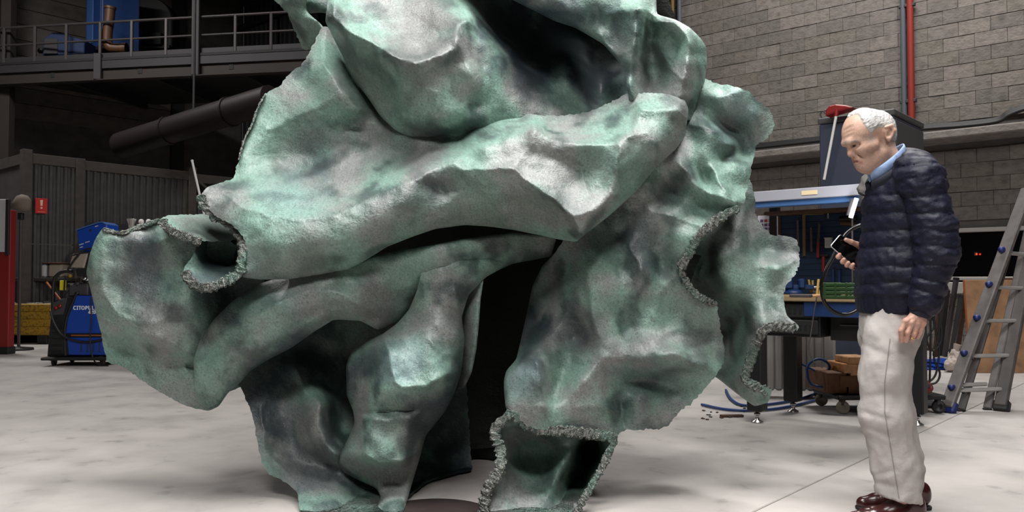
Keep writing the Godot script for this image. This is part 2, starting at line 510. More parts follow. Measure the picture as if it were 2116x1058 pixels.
func build_setting() -> void:
	# floor: long poured bays with a joint between them
	var floor_ := hstruct("floor", M.dark, FAR_U - 0.3, 14.3, -14.3, WALL_V + 0.3, -0.4, -0.02)
	for s in [[-21.9, -13.0], [-13.0, -1.6], [-1.6, 14.0]]:
		hpart("slab", M.floor, floor_, s[0] + 0.003, s[1] - 0.003, -14.0, WALL_V, -0.12, 0.0, 0.004)
	hstruct("ceiling", M.roof, FAR_U - 0.3, 14.3, -14.3, WALL_V + 0.3, CEIL, CEIL + 0.3)
	var k0 := 0
	for s in LAMPS:
		var o := thing("ceiling_lamp", ["long hall lamp hung over the sculpture's left half", "long hall lamp hung over the sculpture's right half", "long hall lamp under the roof before the block wall", "added fill lamp hung unseen behind the camera", "added fill lamp under the roof before the raised walkway"][k0], "lamp", Vector3(s[0], s[1], s[2]), s[6])
		k0 += 1
		put("housing", bev(Vector3(s[3] + 0.08, 0.1, s[4] + 0.08), 0.01), M.steel_mid, o, Vector3(0, 0.055, 0))
		put("diffuser", bev(Vector3(s[3], 0.03, s[4]), 0.004), M.panel, o, Vector3(0, -0.01, 0))
		if s[1] < CEIL - 0.5:
			for x in [-0.8, 0.8]: put("hanger", tube(PackedVector3Array([Vector3(x, 0.1, 0), Vector3(x, CEIL - s[1], 0)]), 0.012, 6), M.steel_dark, o)
	hstruct("wall_left", M.wall, FAR_U - 0.3, FAR_U, -14.0, WALL_V, 0, CEIL)
	hstruct("wall_rear", M.wall, 14.0, 14.3, -14.0, WALL_V, 0, CEIL)
	hstruct("wall_front", M.wall, FAR_U, 14.0, -14.3, -14.0, 0, CEIL)
	var right := hstruct("wall_right", M.mortar, FAR_U, 14.0, WALL_V, WALL_V + 0.3, 0, CEIL)
	# concrete blocks on the part of that wall in view
	var rng := RandomNumberGenerator.new()
	rng.seed = 7
	var shapes := []
	for k in 4: shapes.append(bev(Vector3(0.397, 0.1955, 0.05), 0.003 + 0.001 * k))
	for row in range(-8, 16):
		var y := 3.337 + row * 0.2
		if row in [-1, -2] or y > 6.2 or y < 1.75: continue
		for k in range(-22, -4):
			var u := k * 0.4 + (0.2 if row % 2 else 0.0) + 0.1
			if row < 0 and u < -4.6: continue
			var px := project(hall(u, WALL_V, y))
			if px.x < 1375 or px.x > 2150 or px.y < -45: continue
			var b := put("block", shapes[rng.randi() % 4], M.block[rng.randi() % 4], right)
			b.transform = right.transform.affine_inverse() * Transform3D(Basis(Vector3.UP, TURN), hall(u, WALL_V - 0.004 - rng.randf() * 0.009, y + rng.randf_range(-0.002, 0.002)))
	# the other blocks of the wall, joined
	var rest := MultiMesh.new()
	rest.transform_format = MultiMesh.TRANSFORM_3D
	rest.mesh = shapes[1]
	var spots := []
	for row in range(-16, 29):
		var y := 3.337 + row * 0.2
		if row in [-1, -2] or y > CEIL - 0.15: continue
		for k in range(-34, 20):
			var u := k * 0.4 + (0.2 if row % 2 else 0.0) + 0.1
			var px := project(hall(u, WALL_V, y))
			var shown := (row >= 0 and y <= 6.2 and k >= -22 and k < -4 and px.x >= 1375 and px.x <= 2150 and px.y >= -45) or (row < 0 and y >= 1.75 and k >= -22 and k < -4 and u >= -4.6 and px.x >= 1375 and px.x <= 2150)
			if shown or (y < 1.75 and y > 0.8 and u > -4.7 and u < -1.1): continue
			spots.append(hall(u, WALL_V - 0.006, y))
	rest.instance_count = spots.size()
	for i in spots.size(): rest.set_instance_transform(i, Transform3D(Basis(Vector3.UP, TURN), spots[i]))
	var mm := MultiMeshInstance3D.new()
	mm.name = "block_courses"
	mm.multimesh = rest
	mm.material_override = M.block[0]
	mm.set_meta("kind", "stuff")
	right.add_child(mm)
	mm.transform = right.transform.affine_inverse()
	# the concrete ledge that carries the cables
	var ledge := hstruct("trim_1", M.ledge, FAR_U, 14.0, WALL_V - 0.6, WALL_V, 2.93, 3.04, 0.015)

func project(p: Vector3) -> Vector2:
	var q := cam_basis.inverse() * (p - cam_at)
	return Vector2(1058.0 + q.x / -q.z * FOC, 529.0 - q.y / -q.z * FOC)

# ------------------------------------------------------------------ the sculpture
# A bronze cast of crumpled thick sheets. Each sheet is a part: an outline with the depth that its
# edge rolls back by, relief points, a thickness and a back; broken edges are parts of their own.
const STEP := 4.0
var sculpture: Node3D
var n_big := FastNoiseLite.new()
var n_mid := FastNoiseLite.new()
var n_fine := FastNoiseLite.new()
var n_tone := FastNoiseLite.new()
var n_dark := FastNoiseLite.new()

# patina stains, and shade painted dark into the cave and openings: x, y, radius, strength, kind (0 dark blue-black, 1 pale green, 2 taupe grey, 3 pale blue)
const STAINS_AND_SHADE := [
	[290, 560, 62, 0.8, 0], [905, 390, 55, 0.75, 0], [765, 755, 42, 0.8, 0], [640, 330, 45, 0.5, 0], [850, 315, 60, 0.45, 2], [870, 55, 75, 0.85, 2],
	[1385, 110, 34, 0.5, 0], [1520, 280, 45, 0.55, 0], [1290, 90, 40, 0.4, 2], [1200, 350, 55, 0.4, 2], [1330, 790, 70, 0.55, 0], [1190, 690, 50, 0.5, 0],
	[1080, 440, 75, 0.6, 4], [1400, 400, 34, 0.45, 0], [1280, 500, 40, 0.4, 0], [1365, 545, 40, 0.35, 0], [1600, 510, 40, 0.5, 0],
	[840, 750, 52, 0.75, 3], [575, 620, 40, 0.4, 3], [1520, 225, 40, 0.6, 3], [1080, 790, 34, 0.6, 3], [600, 410, 70, 0.35, 3], [780, 630, 60, 0.5, 2],
	[880, 900, 40, 0.45, 2], [550, 780, 60, 0.5, 0], [580, 320, 40, 0.35, 2], [700, 470, 60, 0.3, 1], [560, 500, 70, 0.5, 1], [530, 310, 60, 0.5, 1],
	[1310, 350, 50, 0.55, 1], [1530, 385, 40, 0.5, 1], [1420, 90, 40, 0.5, 1], [1160, 45, 60, 0.5, 1], [900, 800, 40, 0.5, 1], [1440, 600, 70, 0.3, 2],
	[1440, 700, 60, 0.4, 2], [960, 160, 30, 0.4, 1], [850, 210, 60, 0.4, 1], [1120, 960, 50, 0.3, 0], [640, 520, 40, 0.45, 2], [380, 800, 60, 0.3, 1],
	[430, 470, 60, 0.6, 2], [1540, 560, 70, 0.5, 1], [1570, 610, 50, 0.4, 1], [1150, 940, 40, 0.3, 1],
	[560, 860, 70, 0.65, 0], [640, 970, 70, 0.55, 0], [620, 730, 70, 0.75, 0], [700, 780, 50, 0.7, 0], [460, 590, 80, 0.75, 0], [560, 660, 40, 0.4, 1], [470, 760, 40, 0.4, 1], [240, 600, 60, 0.35, 2], [1090, 680, 60, 0.7, 0], [700, 620, 50, 0.4, 2], [960, 430, 70, 0.6, 4], [920, 860, 80, 0.85, 0], [930, 970, 60, 0.8, 0], [1150, 80, 110, 0.9, 0], [1060, 50, 70, 0.85, 0], [1240, 170, 60, 0.8, 0], [1110, 170, 40, 0.6, 0], [640, 540, 70, 0.45, 4], [850, 470, 60, 0.4, 4], [780, 215, 50, 0.5, 4], [860, 180, 45, 0.4, 2], [760, 150, 45, 0.4, 4], [1080, 210, 40, 0.4, 2]]  # the strongest dark marks paint shade in the cave and beside the opening

func patina_and_shade(px: float, py: float, p: Vector3) -> Color:
	var t := n_tone.get_noise_3dv(p) * 1.5
	var d := n_dark.get_noise_3dv(p) * 1.5
	var green := Vector3(0.192, 0.304, 0.258)
	var taupe := Vector3(0.225, 0.238, 0.232)
	var c := green.lerp(taupe, clampf(0.42 + t * 1.5, 0, 1))
	c = c.lerp(Vector3(0.035, 0.055, 0.055), clampf(d * 1.7 - 0.10, 0, 0.78))
	for s in STAINS_AND_SHADE:
		var r: float = Vector2(px - s[0], (py - s[1]) * 1.1).length() / (s[2] * 1.25)
		if r < 1.6:
			var k: float = clampf((1.15 - r - n_dark.get_noise_3dv(p * 1.7) * 0.7) * 1.3, 0, 1) * s[3]
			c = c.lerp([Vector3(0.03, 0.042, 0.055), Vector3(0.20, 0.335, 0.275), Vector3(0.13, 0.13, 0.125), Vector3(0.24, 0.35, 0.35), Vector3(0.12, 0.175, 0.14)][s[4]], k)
	var f := n_fine.get_noise_3dv(p * 3.0)
	c *= 1.0 + 0.3 * f
	return Color(c.x, c.y, c.z)

# crisp ridges (height above 0) and furrows (below 0) of each sheet: height, width, then x, y along the line
const CREASES := {
	"wing_fold": [[3, 20, 670,62, 668,135, 695,168, 722,205, 745,232], [-3, 18, 745,240, 690,300, 640,345, 595,368], [2, 14, 555,268, 620,235, 685,205], [3, 12, 470,402, 500,425, 560,447, 620,455, 690,445, 760,415, 830,382, 900,350, 980,312, 1045,282, 1106,262],
		[3, 11, 1106,262, 1134,285, 1172,296, 1214,300, 1270,298, 1301,282, 1327,228], [2.5, 11, 1327,228, 1403,231, 1418,246], [2, 11, 1301,282, 1340,274, 1358,296, 1352,340], [3.5, 12, 960,352, 1058,349, 1095,378, 1143,411, 1185,447, 1197,480],
		[2.5, 11, 1185,447, 1240,432, 1262,405, 1272,365, 1282,300], [2, 11, 1106,262, 1098,305, 1058,349], [2, 12, 795,262, 835,286, 880,293, 950,300], [-2.5, 14, 690,90, 730,165, 790,245], [-2, 16, 1130,320, 1200,345, 1215,400], [-2, 14, 880,380, 920,400, 980,385],
		[1.5, 12, 520,410, 600,385, 690,380, 760,360]],
	"upper_fold": [[3, 11, 689,14, 690,36, 722,68, 759,84, 808,112, 854,131], [2.2, 9, 854,131, 905,117, 938,102, 945,76, 945,50, 967,42], [2, 12, 945,76, 955,110, 970,150, 975,185, 955,230], [-2.5, 14, 932,118, 928,150, 940,200], [2, 13, 808,112, 830,150, 825,220, 850,265],
		[2.5, 14, 967,42, 1013,88, 1050,113, 1085,160], [2, 16, 1172,125, 1192,155, 1200,190], [-2, 12, 990,110, 1000,160, 985,215], [1.5, 10, 870,180, 905,195, 900,240]],
	"arch_fold": [[2.8, 9, 1316,20, 1319,60, 1313,95, 1306,130, 1303,170, 1308,208], [2, 9, 1240,70, 1250,90, 1265,108, 1284,114, 1305,100, 1314,70], [2, 9, 1250,28, 1290,22, 1316,20], [2.8, 9, 1359,48, 1395,42, 1422,80, 1424,125, 1412,165, 1408,200],
		[2, 9, 1357,52, 1360,95, 1375,125, 1391,147, 1412,165], [-2.5, 10, 1343,60, 1342,150, 1335,200], [1.8, 7, 1326,110, 1332,165, 1345,195], [2, 10, 1357,34, 1335,20, 1316,20], [1.5, 12, 1080,5, 1130,18, 1180,22, 1215,45]],
	"right_fold": [[2.5, 9, 1480,205, 1505,195, 1535,184], [2.2, 9, 1427,257, 1455,258, 1485,275, 1512,299], [2, 8, 1505,337, 1546,346], [2.8, 9, 1470,346, 1484,372, 1502,397, 1525,418], [2.8, 11, 1406,337, 1425,362, 1445,386, 1470,400, 1517,419], [-2.5, 12, 1375,380, 1398,408],
		[2.2, 12, 1300,505, 1322,545, 1330,575, 1315,610], [2.5, 12, 1205,520, 1212,560, 1222,620, 1232,690], [2.2, 13, 1158,838, 1208,786, 1245,740, 1290,738, 1340,740, 1400,733, 1450,755], [2.8, 9, 1108,748, 1118,790, 1124,838], [1.8, 9, 1108,748, 1070,770], [1.8, 9, 1110,730, 1150,725, 1195,735],
		[-3, 8, 1284,835, 1290,880], [2, 11, 1190,845, 1240,842, 1285,855], [1.8, 10, 1390,575, 1360,610, 1350,660], [1.6, 10, 1440,690, 1400,680, 1350,700], [-1.6, 10, 1430,720, 1470,705], [1.6, 9, 1340,435, 1390,445, 1450,470]],
	"rear_fold": [[2.5, 11, 1520,440, 1510,480, 1482,530, 1478,560, 1500,600, 1540,640], [2.2, 9, 1570,548, 1605,553, 1642,540], [2, 10, 1580,600, 1600,640, 1640,672], [-2, 12, 1560,480, 1570,520, 1565,570]],
	"bowl_lobe": [[2.5, 11, 211,656, 244,686, 292,694, 330,700, 363,714, 405,738], [1.6, 13, 215,520, 212,600, 240,645, 280,668, 335,662, 370,620, 385,560], [-2.5, 12, 415,690, 412,740, 418,780], [1.8, 11, 380,760, 396,776, 440,800], [1.2, 10, 240,500, 290,492, 340,498]],
	"arm_fold": [[2.2, 13, 450,790, 470,735, 500,690, 540,650, 575,628, 640,600, 700,605, 740,628], [2, 10, 575,628, 590,600, 640,585, 720,570], [2, 13, 528,712, 575,700, 622,682, 670,650, 700,640, 745,652], [-1.6, 11, 455,720, 470,700, 500,715], [1.5, 10, 850,590, 880,560, 930,545]],
	"knob_fold": [[3, 9, 792,692, 803,720, 808,758, 815,787, 830,801, 880,797, 930,770], [2, 9, 803,706, 850,690, 900,672], [2, 11, 940,600, 948,650, 945,700], [-3.5, 5, 748,856, 800,851, 850,846], [2, 8, 750,864, 800,868, 850,860], [2.6, 9, 755,865, 757,905, 752,938, 785,957, 830,956, 862,930], [1.6, 11, 850,865, 885,845, 925,800], [1.8, 9, 885,700, 915,730, 940,735]],
	"left_leg": [[2.6, 13, 610,760, 630,805, 662,836, 656,880, 672,915, 697,945], [-2.5, 13, 690,810, 705,890], [1.8, 13, 560,790, 540,850, 548,930, 600,985, 640,1010], [1.5, 12, 620,880, 640,940, 660,1000]],
	"foot_hollow": [[2.2, 11, 1188,905, 1178,940, 1168,962, 1150,995, 1132,1022]],
}

func crease(list: Array, x: float, y: float) -> float:
	var z := 0.0
	for c in list:
		var w: float = c[1]
		var best := w * 3.2
		for i in range(2, c.size() - 3, 2):
			var ax: float = c[i]
			var ay: float = c[i + 1]
			var bx: float = c[i + 2] - ax
			var by: float = c[i + 3] - ay
			var t := clampf(((x - ax) * bx + (y - ay) * by) / (bx * bx + by * by), 0.0, 1.0)
			var dx := x - ax - bx * t
			if absf(dx) > best: continue
			var dy := y - ay - by * t
			best = minf(best, sqrt(dx * dx + dy * dy))
		if best < w * 3.2: z += c[0] * (exp(-best / w) - 0.041)
	return z

# relief: weights of a radial basis through the points, plus a plane
func fit(pts: Array) -> Dictionary:
	var n := pts.size() / 3
	var m := n + 3
	var a := []
	for i in m:
		var row := PackedFloat64Array()
		row.resize(m + 1)
		a.append(row)
	for i in n:
		for j in n:
			var dx: float = pts[i * 3] - pts[j * 3]
			var dy: float = pts[i * 3 + 1] - pts[j * 3 + 1]
			a[i][j] = -sqrt(dx * dx + dy * dy + 160.0)
		a[i][i] += 3.0
		var pl := [1.0, pts[i * 3] / 1000.0, pts[i * 3 + 1] / 1000.0]
		for k in 3:
			a[i][n + k] = pl[k]
			a[n + k][i] = pl[k]
		a[i][m] = pts[i * 3 + 2]
	for c in m:
		var best := c
		for r in range(c + 1, m):
			if absf(a[r][c]) > absf(a[best][c]): best = r
		var tmp: PackedFloat64Array = a[c]
		a[c] = a[best]
		a[best] = tmp
		var pr: PackedFloat64Array = a[c]
		for r in range(c + 1, m):
			var row: PackedFloat64Array = a[r]
			var k := row[c] / pr[c]
			if k != 0.0:
				for q in range(c, m + 1): row[q] -= k * pr[q]
				a[r] = row
	var w := PackedFloat64Array()
	w.resize(m)
	for c in range(m - 1, -1, -1):
		var s: float = a[c][m]
		for q in range(c + 1, m): s -= a[c][q] * w[q]
		w[c] = s / a[c][c]
	var xs := PackedFloat32Array()
	var ys := PackedFloat32Array()
	for i in n:
		xs.append(pts[i * 3])
		ys.append(pts[i * 3 + 1])
	return {"w": w, "x": xs, "y": ys, "n": n}

func relief(f: Dictionary, x: float, y: float) -> float:
	var w: PackedFloat64Array = f.w
	var xs: PackedFloat32Array = f.x
	var ys: PackedFloat32Array = f.y
	var n: int = f.n
	var z := w[n] + w[n + 1] * x / 1000.0 + w[n + 2] * y / 1000.0
	for i in n:
		var dx := x - xs[i]
		var dy := y - ys[i]
		z -= w[i] * sqrt(dx * dx + dy * dy + 160.0)
	return z

# outline resampled every few pixels; cut edges (no roll) get a broken, uneven run
func run_outline(o: Array, rough: float) -> Array:
	var n := o.size() / 3
	var pts := []
	for i in n:
		var j := (i + 1) % n
		var a := Vector3(o[i * 3], o[i * 3 + 1], o[i * 3 + 2])
		var b := Vector3(o[j * 3], o[j * 3 + 1], o[j * 3 + 2])
		var len := Vector2(b.x - a.x, b.y - a.y).length()
		var k := maxi(1, int(len / 4.0))
		for s in k: pts.append(a.lerp(b, float(s) / k))
	for pass_ in 2:
		var q := []
		for i in pts.size():
			q.append((pts[i - 1] + pts[i] * 2.0 + pts[(i + 1) % pts.size()]) / 4.0)
		pts = q
	for i in pts.size():
		var p: Vector3 = pts[i]
		if p.z < 1.0:
			pts[i] = p + Vector3(n_fine.get_noise_2d(p.x * 0.9, p.y * 0.9), n_fine.get_noise_2d(p.x * 0.9 + 500.0, p.y * 0.9), 0) * 4.0 * rough
	return pts

func sheet(called: String, outline: Array, pts: Array, thick := 0.05, rough := 1.0, off := 0.0, lean := 0.0) -> MeshInstance3D:
	var f := fit(pts)
	var line := run_outline(outline, rough)
	var lines: Array = CREASES.get(called, [])
	var lo := Vector2(1e9, 1e9)
	var hi := -lo
	for p in line:
		lo = lo.min(Vector2(p.x, p.y))
		hi = hi.max(Vector2(p.x, p.y))
	lo -= Vector2(STEP, STEP) * 2
	var w := int((hi.x - lo.x) / STEP) + 4
	var h := int((hi.y - lo.y) / STEP) + 4
	var inside := PackedByteArray()
	inside.resize(w * h)
	var n := line.size()
	for gy in h:
		var y := lo.y + gy * STEP
		var xs := PackedFloat32Array()
		for i in n:
			var a: Vector3 = line[i]
			var b: Vector3 = line[(i + 1) % n]
			if (a.y <= y) != (b.y <= y): xs.append(a.x + (y - a.y) / (b.y - a.y) * (b.x - a.x))
		xs.sort()
		for k in range(0, xs.size() - 1, 2):
			for gx in range(maxi(0, ceili((xs[k] - lo.x) / STEP)), mini(w - 1, floori((xs[k + 1] - lo.x) / STEP)) + 1):
				inside[gy * w + gx] = 1
	# distance to the outline, nearest outline point and its roll, near the outline
	var dist := PackedFloat32Array()
	dist.resize(w * h)
	dist.fill(1e9)
	var near := PackedInt32Array()
	near.resize(w * h)
	for i in n:
		var p: Vector3 = line[i]
		var r := maxi(2, int(minf(p.z * 4.6, 70.0) / STEP) + 1)
		var cx := int(round((p.x - lo.x) / STEP))
		var cy := int(round((p.y - lo.y) / STEP))
		for gy in range(maxi(0, cy - r), mini(h, cy + r + 1)):
			for gx in range(maxi(0, cx - r), mini(w, cx + r + 1)):
				var dx := lo.x + gx * STEP - p.x
				var dy := lo.y + gy * STEP - p.y
				var d := dx * dx + dy * dy
				if d < dist[gy * w + gx]:
					dist[gy * w + gx] = d
					near[gy * w + gx] = i
	var id := PackedInt32Array()
	id.resize(w * h)
	id.fill(-1)
	var pos := PackedVector3Array()
	var back := PackedVector3Array()
	var col := PackedColorArray()
	var idx := PackedInt32Array()
	for gy in h - 1:
		for gx in w - 1:
			var c := [gy * w + gx, gy * w + gx + 1, (gy + 1) * w + gx + 1, (gy + 1) * w + gx]
			if not (inside[c[0]] or inside[c[1]] or inside[c[2]] or inside[c[3]]): continue
			for v in c:
				if id[v] >= 0: continue
				var x: float = lo.x + (v % w) * STEP
				var y: float = lo.y + (v / w) * STEP
				var roll := 0.0
				if dist[v] < 1e8:
					var e: Vector3 = line[near[v]]
					var d := sqrt(dist[v])
					if not inside[v] or d < 1.2:
						x = e.x
						y = e.y
						d = 0.0
					if e.z > 0.0:
						var u := clampf(1.0 - d / minf(e.z * 4.6, 70.0), 0, 1)
						roll = e.z * (1.0 - sqrt(1.0 - u * u))
				var wx := x + n_mid.get_noise_2d(x * 0.0015, y * 0.0015) * 5.0
				var wy := y + n_mid.get_noise_2d(x * 0.0015 + 9.0, y * 0.0015) * 5.0
				var z := relief(f, x, y) + crease(lines, wx, wy) - roll + off + (600.0 - y) * lean
				var p := at(x, y, BASE - z / 100.0)
				var bump := n_big.get_noise_3dv(p) * 0.011 + n_mid.get_noise_3dv(p) * 0.0035 + n_fine.get_noise_3dv(p) * 0.0012
				p = at(x, y, BASE - z / 100.0 + bump)
				p.y = maxf(p.y, 0.012)
				id[v] = pos.size()
				pos.append(p)
				var q := at(x, y, BASE - z / 100.0 + bump + thick)
				q.y = maxf(q.y, 0.012)
				back.append(q)
				col.append(patina_and_shade(x, y, p))
			for t in [[c[0], c[1], c[2]], [c[0], c[2], c[3]]]:
				idx.append_array(PackedInt32Array([id[t[0]], id[t[1]], id[t[2]]]))
	var count := pos.size()
	# borders: edges used once
	var used := {}
	for k in range(0, idx.size(), 3):
		for e in 3:
			var a := idx[k + e]
			var b := idx[k + (e + 1) % 3]
			var key := b * 1000000 + a
			if used.has(key): used.erase(key)
			else: used[a * 1000000 + b] = true
	var tri := idx.duplicate()
	for k in range(0, idx.size(), 3):
		tri.append_array(PackedInt32Array([idx[k] + count, idx[k + 2] + count, idx[k + 1] + count]))
	pos.append_array(back)
	col.append_array(col.duplicate())
	for key in used:
		var a: int = key / 1000000
		var b: int = key % 1000000
		var s := pos.size()
		for v in [a, b, b + count, a + count]:
			pos.append(pos[v])
			col.append(col[v])
		tri.append_array(PackedInt32Array([s, s + 3, s + 2, s, s + 2, s + 1]))
	return put(called, solid(pos, col, tri), M.bronze, sculpture)

func solid(pos: PackedVector3Array, col: PackedColorArray, tri: PackedInt32Array) -> ArrayMesh:
	var nor := PackedVector3Array()
	nor.resize(pos.size())
	for k in range(0, tri.size(), 3):
		var a := tri[k]
		var b := tri[k + 1]
		var c := tri[k + 2]
		var fn := (pos[c] - pos[a]).cross(pos[b] - pos[a])
		nor[a] += fn
		nor[b] += fn
		nor[c] += fn
	for i in nor.size(): nor[i] = nor[i].normalized()
	var arr := []
	arr.resize(Mesh.ARRAY_MAX)
	arr[Mesh.ARRAY_VERTEX] = pos
	arr[Mesh.ARRAY_NORMAL] = nor
	if col.size(): arr[Mesh.ARRAY_COLOR] = col
	arr[Mesh.ARRAY_INDEX] = tri
	var m := ArrayMesh.new()
	m.add_surface_from_arrays(Mesh.PRIMITIVE_TRIANGLES, arr)
	return m

# a thick broken edge: a lumpy band along x, y, z points, half as wide as given (pixels), deep enough to meet the sheet
func broken_edge(pts: Array, half: float, pale := 0.5, deep := 0.035) -> void:
	var path := []
	for i in pts.size() / 3: path.append(Vector3(pts[i * 3], pts[i * 3 + 1], pts[i * 3 + 2]))
	var c := curve(path, 8)
	var fine := []
	for i in c.size() - 1:
		var k := maxi(1, int(Vector2(c[i + 1].x - c[i].x, c[i + 1].y - c[i].y).length() / 2.0))
		for s in k: fine.append(c[i].lerp(c[i + 1], float(s) / k))
	fine.append(c[-1])
	var pos := PackedVector3Array()
	var col := PackedColorArray()
	var tri := PackedInt32Array()
	var sides := 24
	for i in fine.size():
		var p: Vector3 = fine[i]
		var t: Vector3 = fine[mini(i + 2, fine.size() - 1)] - fine[maxi(i - 2, 0)]
		var nrm := Vector2(-t.y, t.x).normalized()
		for k in sides:
			var a := TAU * k / sides
			# a rounded box section
			var u := signf(cos(a)) * pow(absf(cos(a)), 0.45)
			var v := signf(sin(a)) * pow(absf(sin(a)), 0.35)
			var end := minf(1.0, minf(i, fine.size() - 1 - i) / 3.0 + 0.35) * (1.0 + 0.6 * n_fine.get_noise_2d(p.x * 0.0018, p.y * 0.0018) + 0.35 * n_fine.get_noise_2d(p.x * 0.005 + u * 3.0, p.y * 0.005))
			var x := p.x + nrm.x * u * half * end
			var y := p.y + nrm.y * u * half * end
			var q := at(x, y, BASE - p.z / 100.0 - v * deep * 0.5)
			var lump := n_fine.get_noise_3dv(q * 2.6) * 0.008 + n_fine.get_noise_3dv(q * 6.0 + Vector3.ONE) * 0.008
			var out := (cam_basis * Vector3(nrm.x * u * 0.5, -nrm.y * u * 0.5, v)).normalized()
			q += out * lump
			q.y = maxf(q.y, 0.012)
			pos.append(q)
			var s := n_fine.get_noise_3dv(q * 7.0) * 2.4 + n_fine.get_noise_3dv(q * 2.5) * 0.8
			var lc := Vector3(0.05, 0.06, 0.055).lerp(Vector3(0.42, 0.43, 0.39), clampf(0.45 * pale + 0.12 + s * 1.1, 0, 1)).lerp(Vector3(0.17, 0.36, 0.29), clampf(n_tone.get_noise_3dv(q * 1.5) * 1.4, 0, 0.8))
			col.append(Color(lc.x, lc.y, lc.z))
	for i in fine.size() - 1:
		for k in sides:
			var a := i * sides + k
			var b := i * sides + (k + 1) % sides
			tri.append_array(PackedInt32Array([a, b, b + sides, a, b + sides, a + sides]))
	for e in [0, fine.size() - 1]:
		for k in range(1, sides - 1):
			var q := [e * sides, e * sides + k + 1, e * sides + k]
			if e: q.reverse()
			tri.append_array(PackedInt32Array(q))
	put("broken_edge", solid(pos, col, tri), M.cut, sculpture)

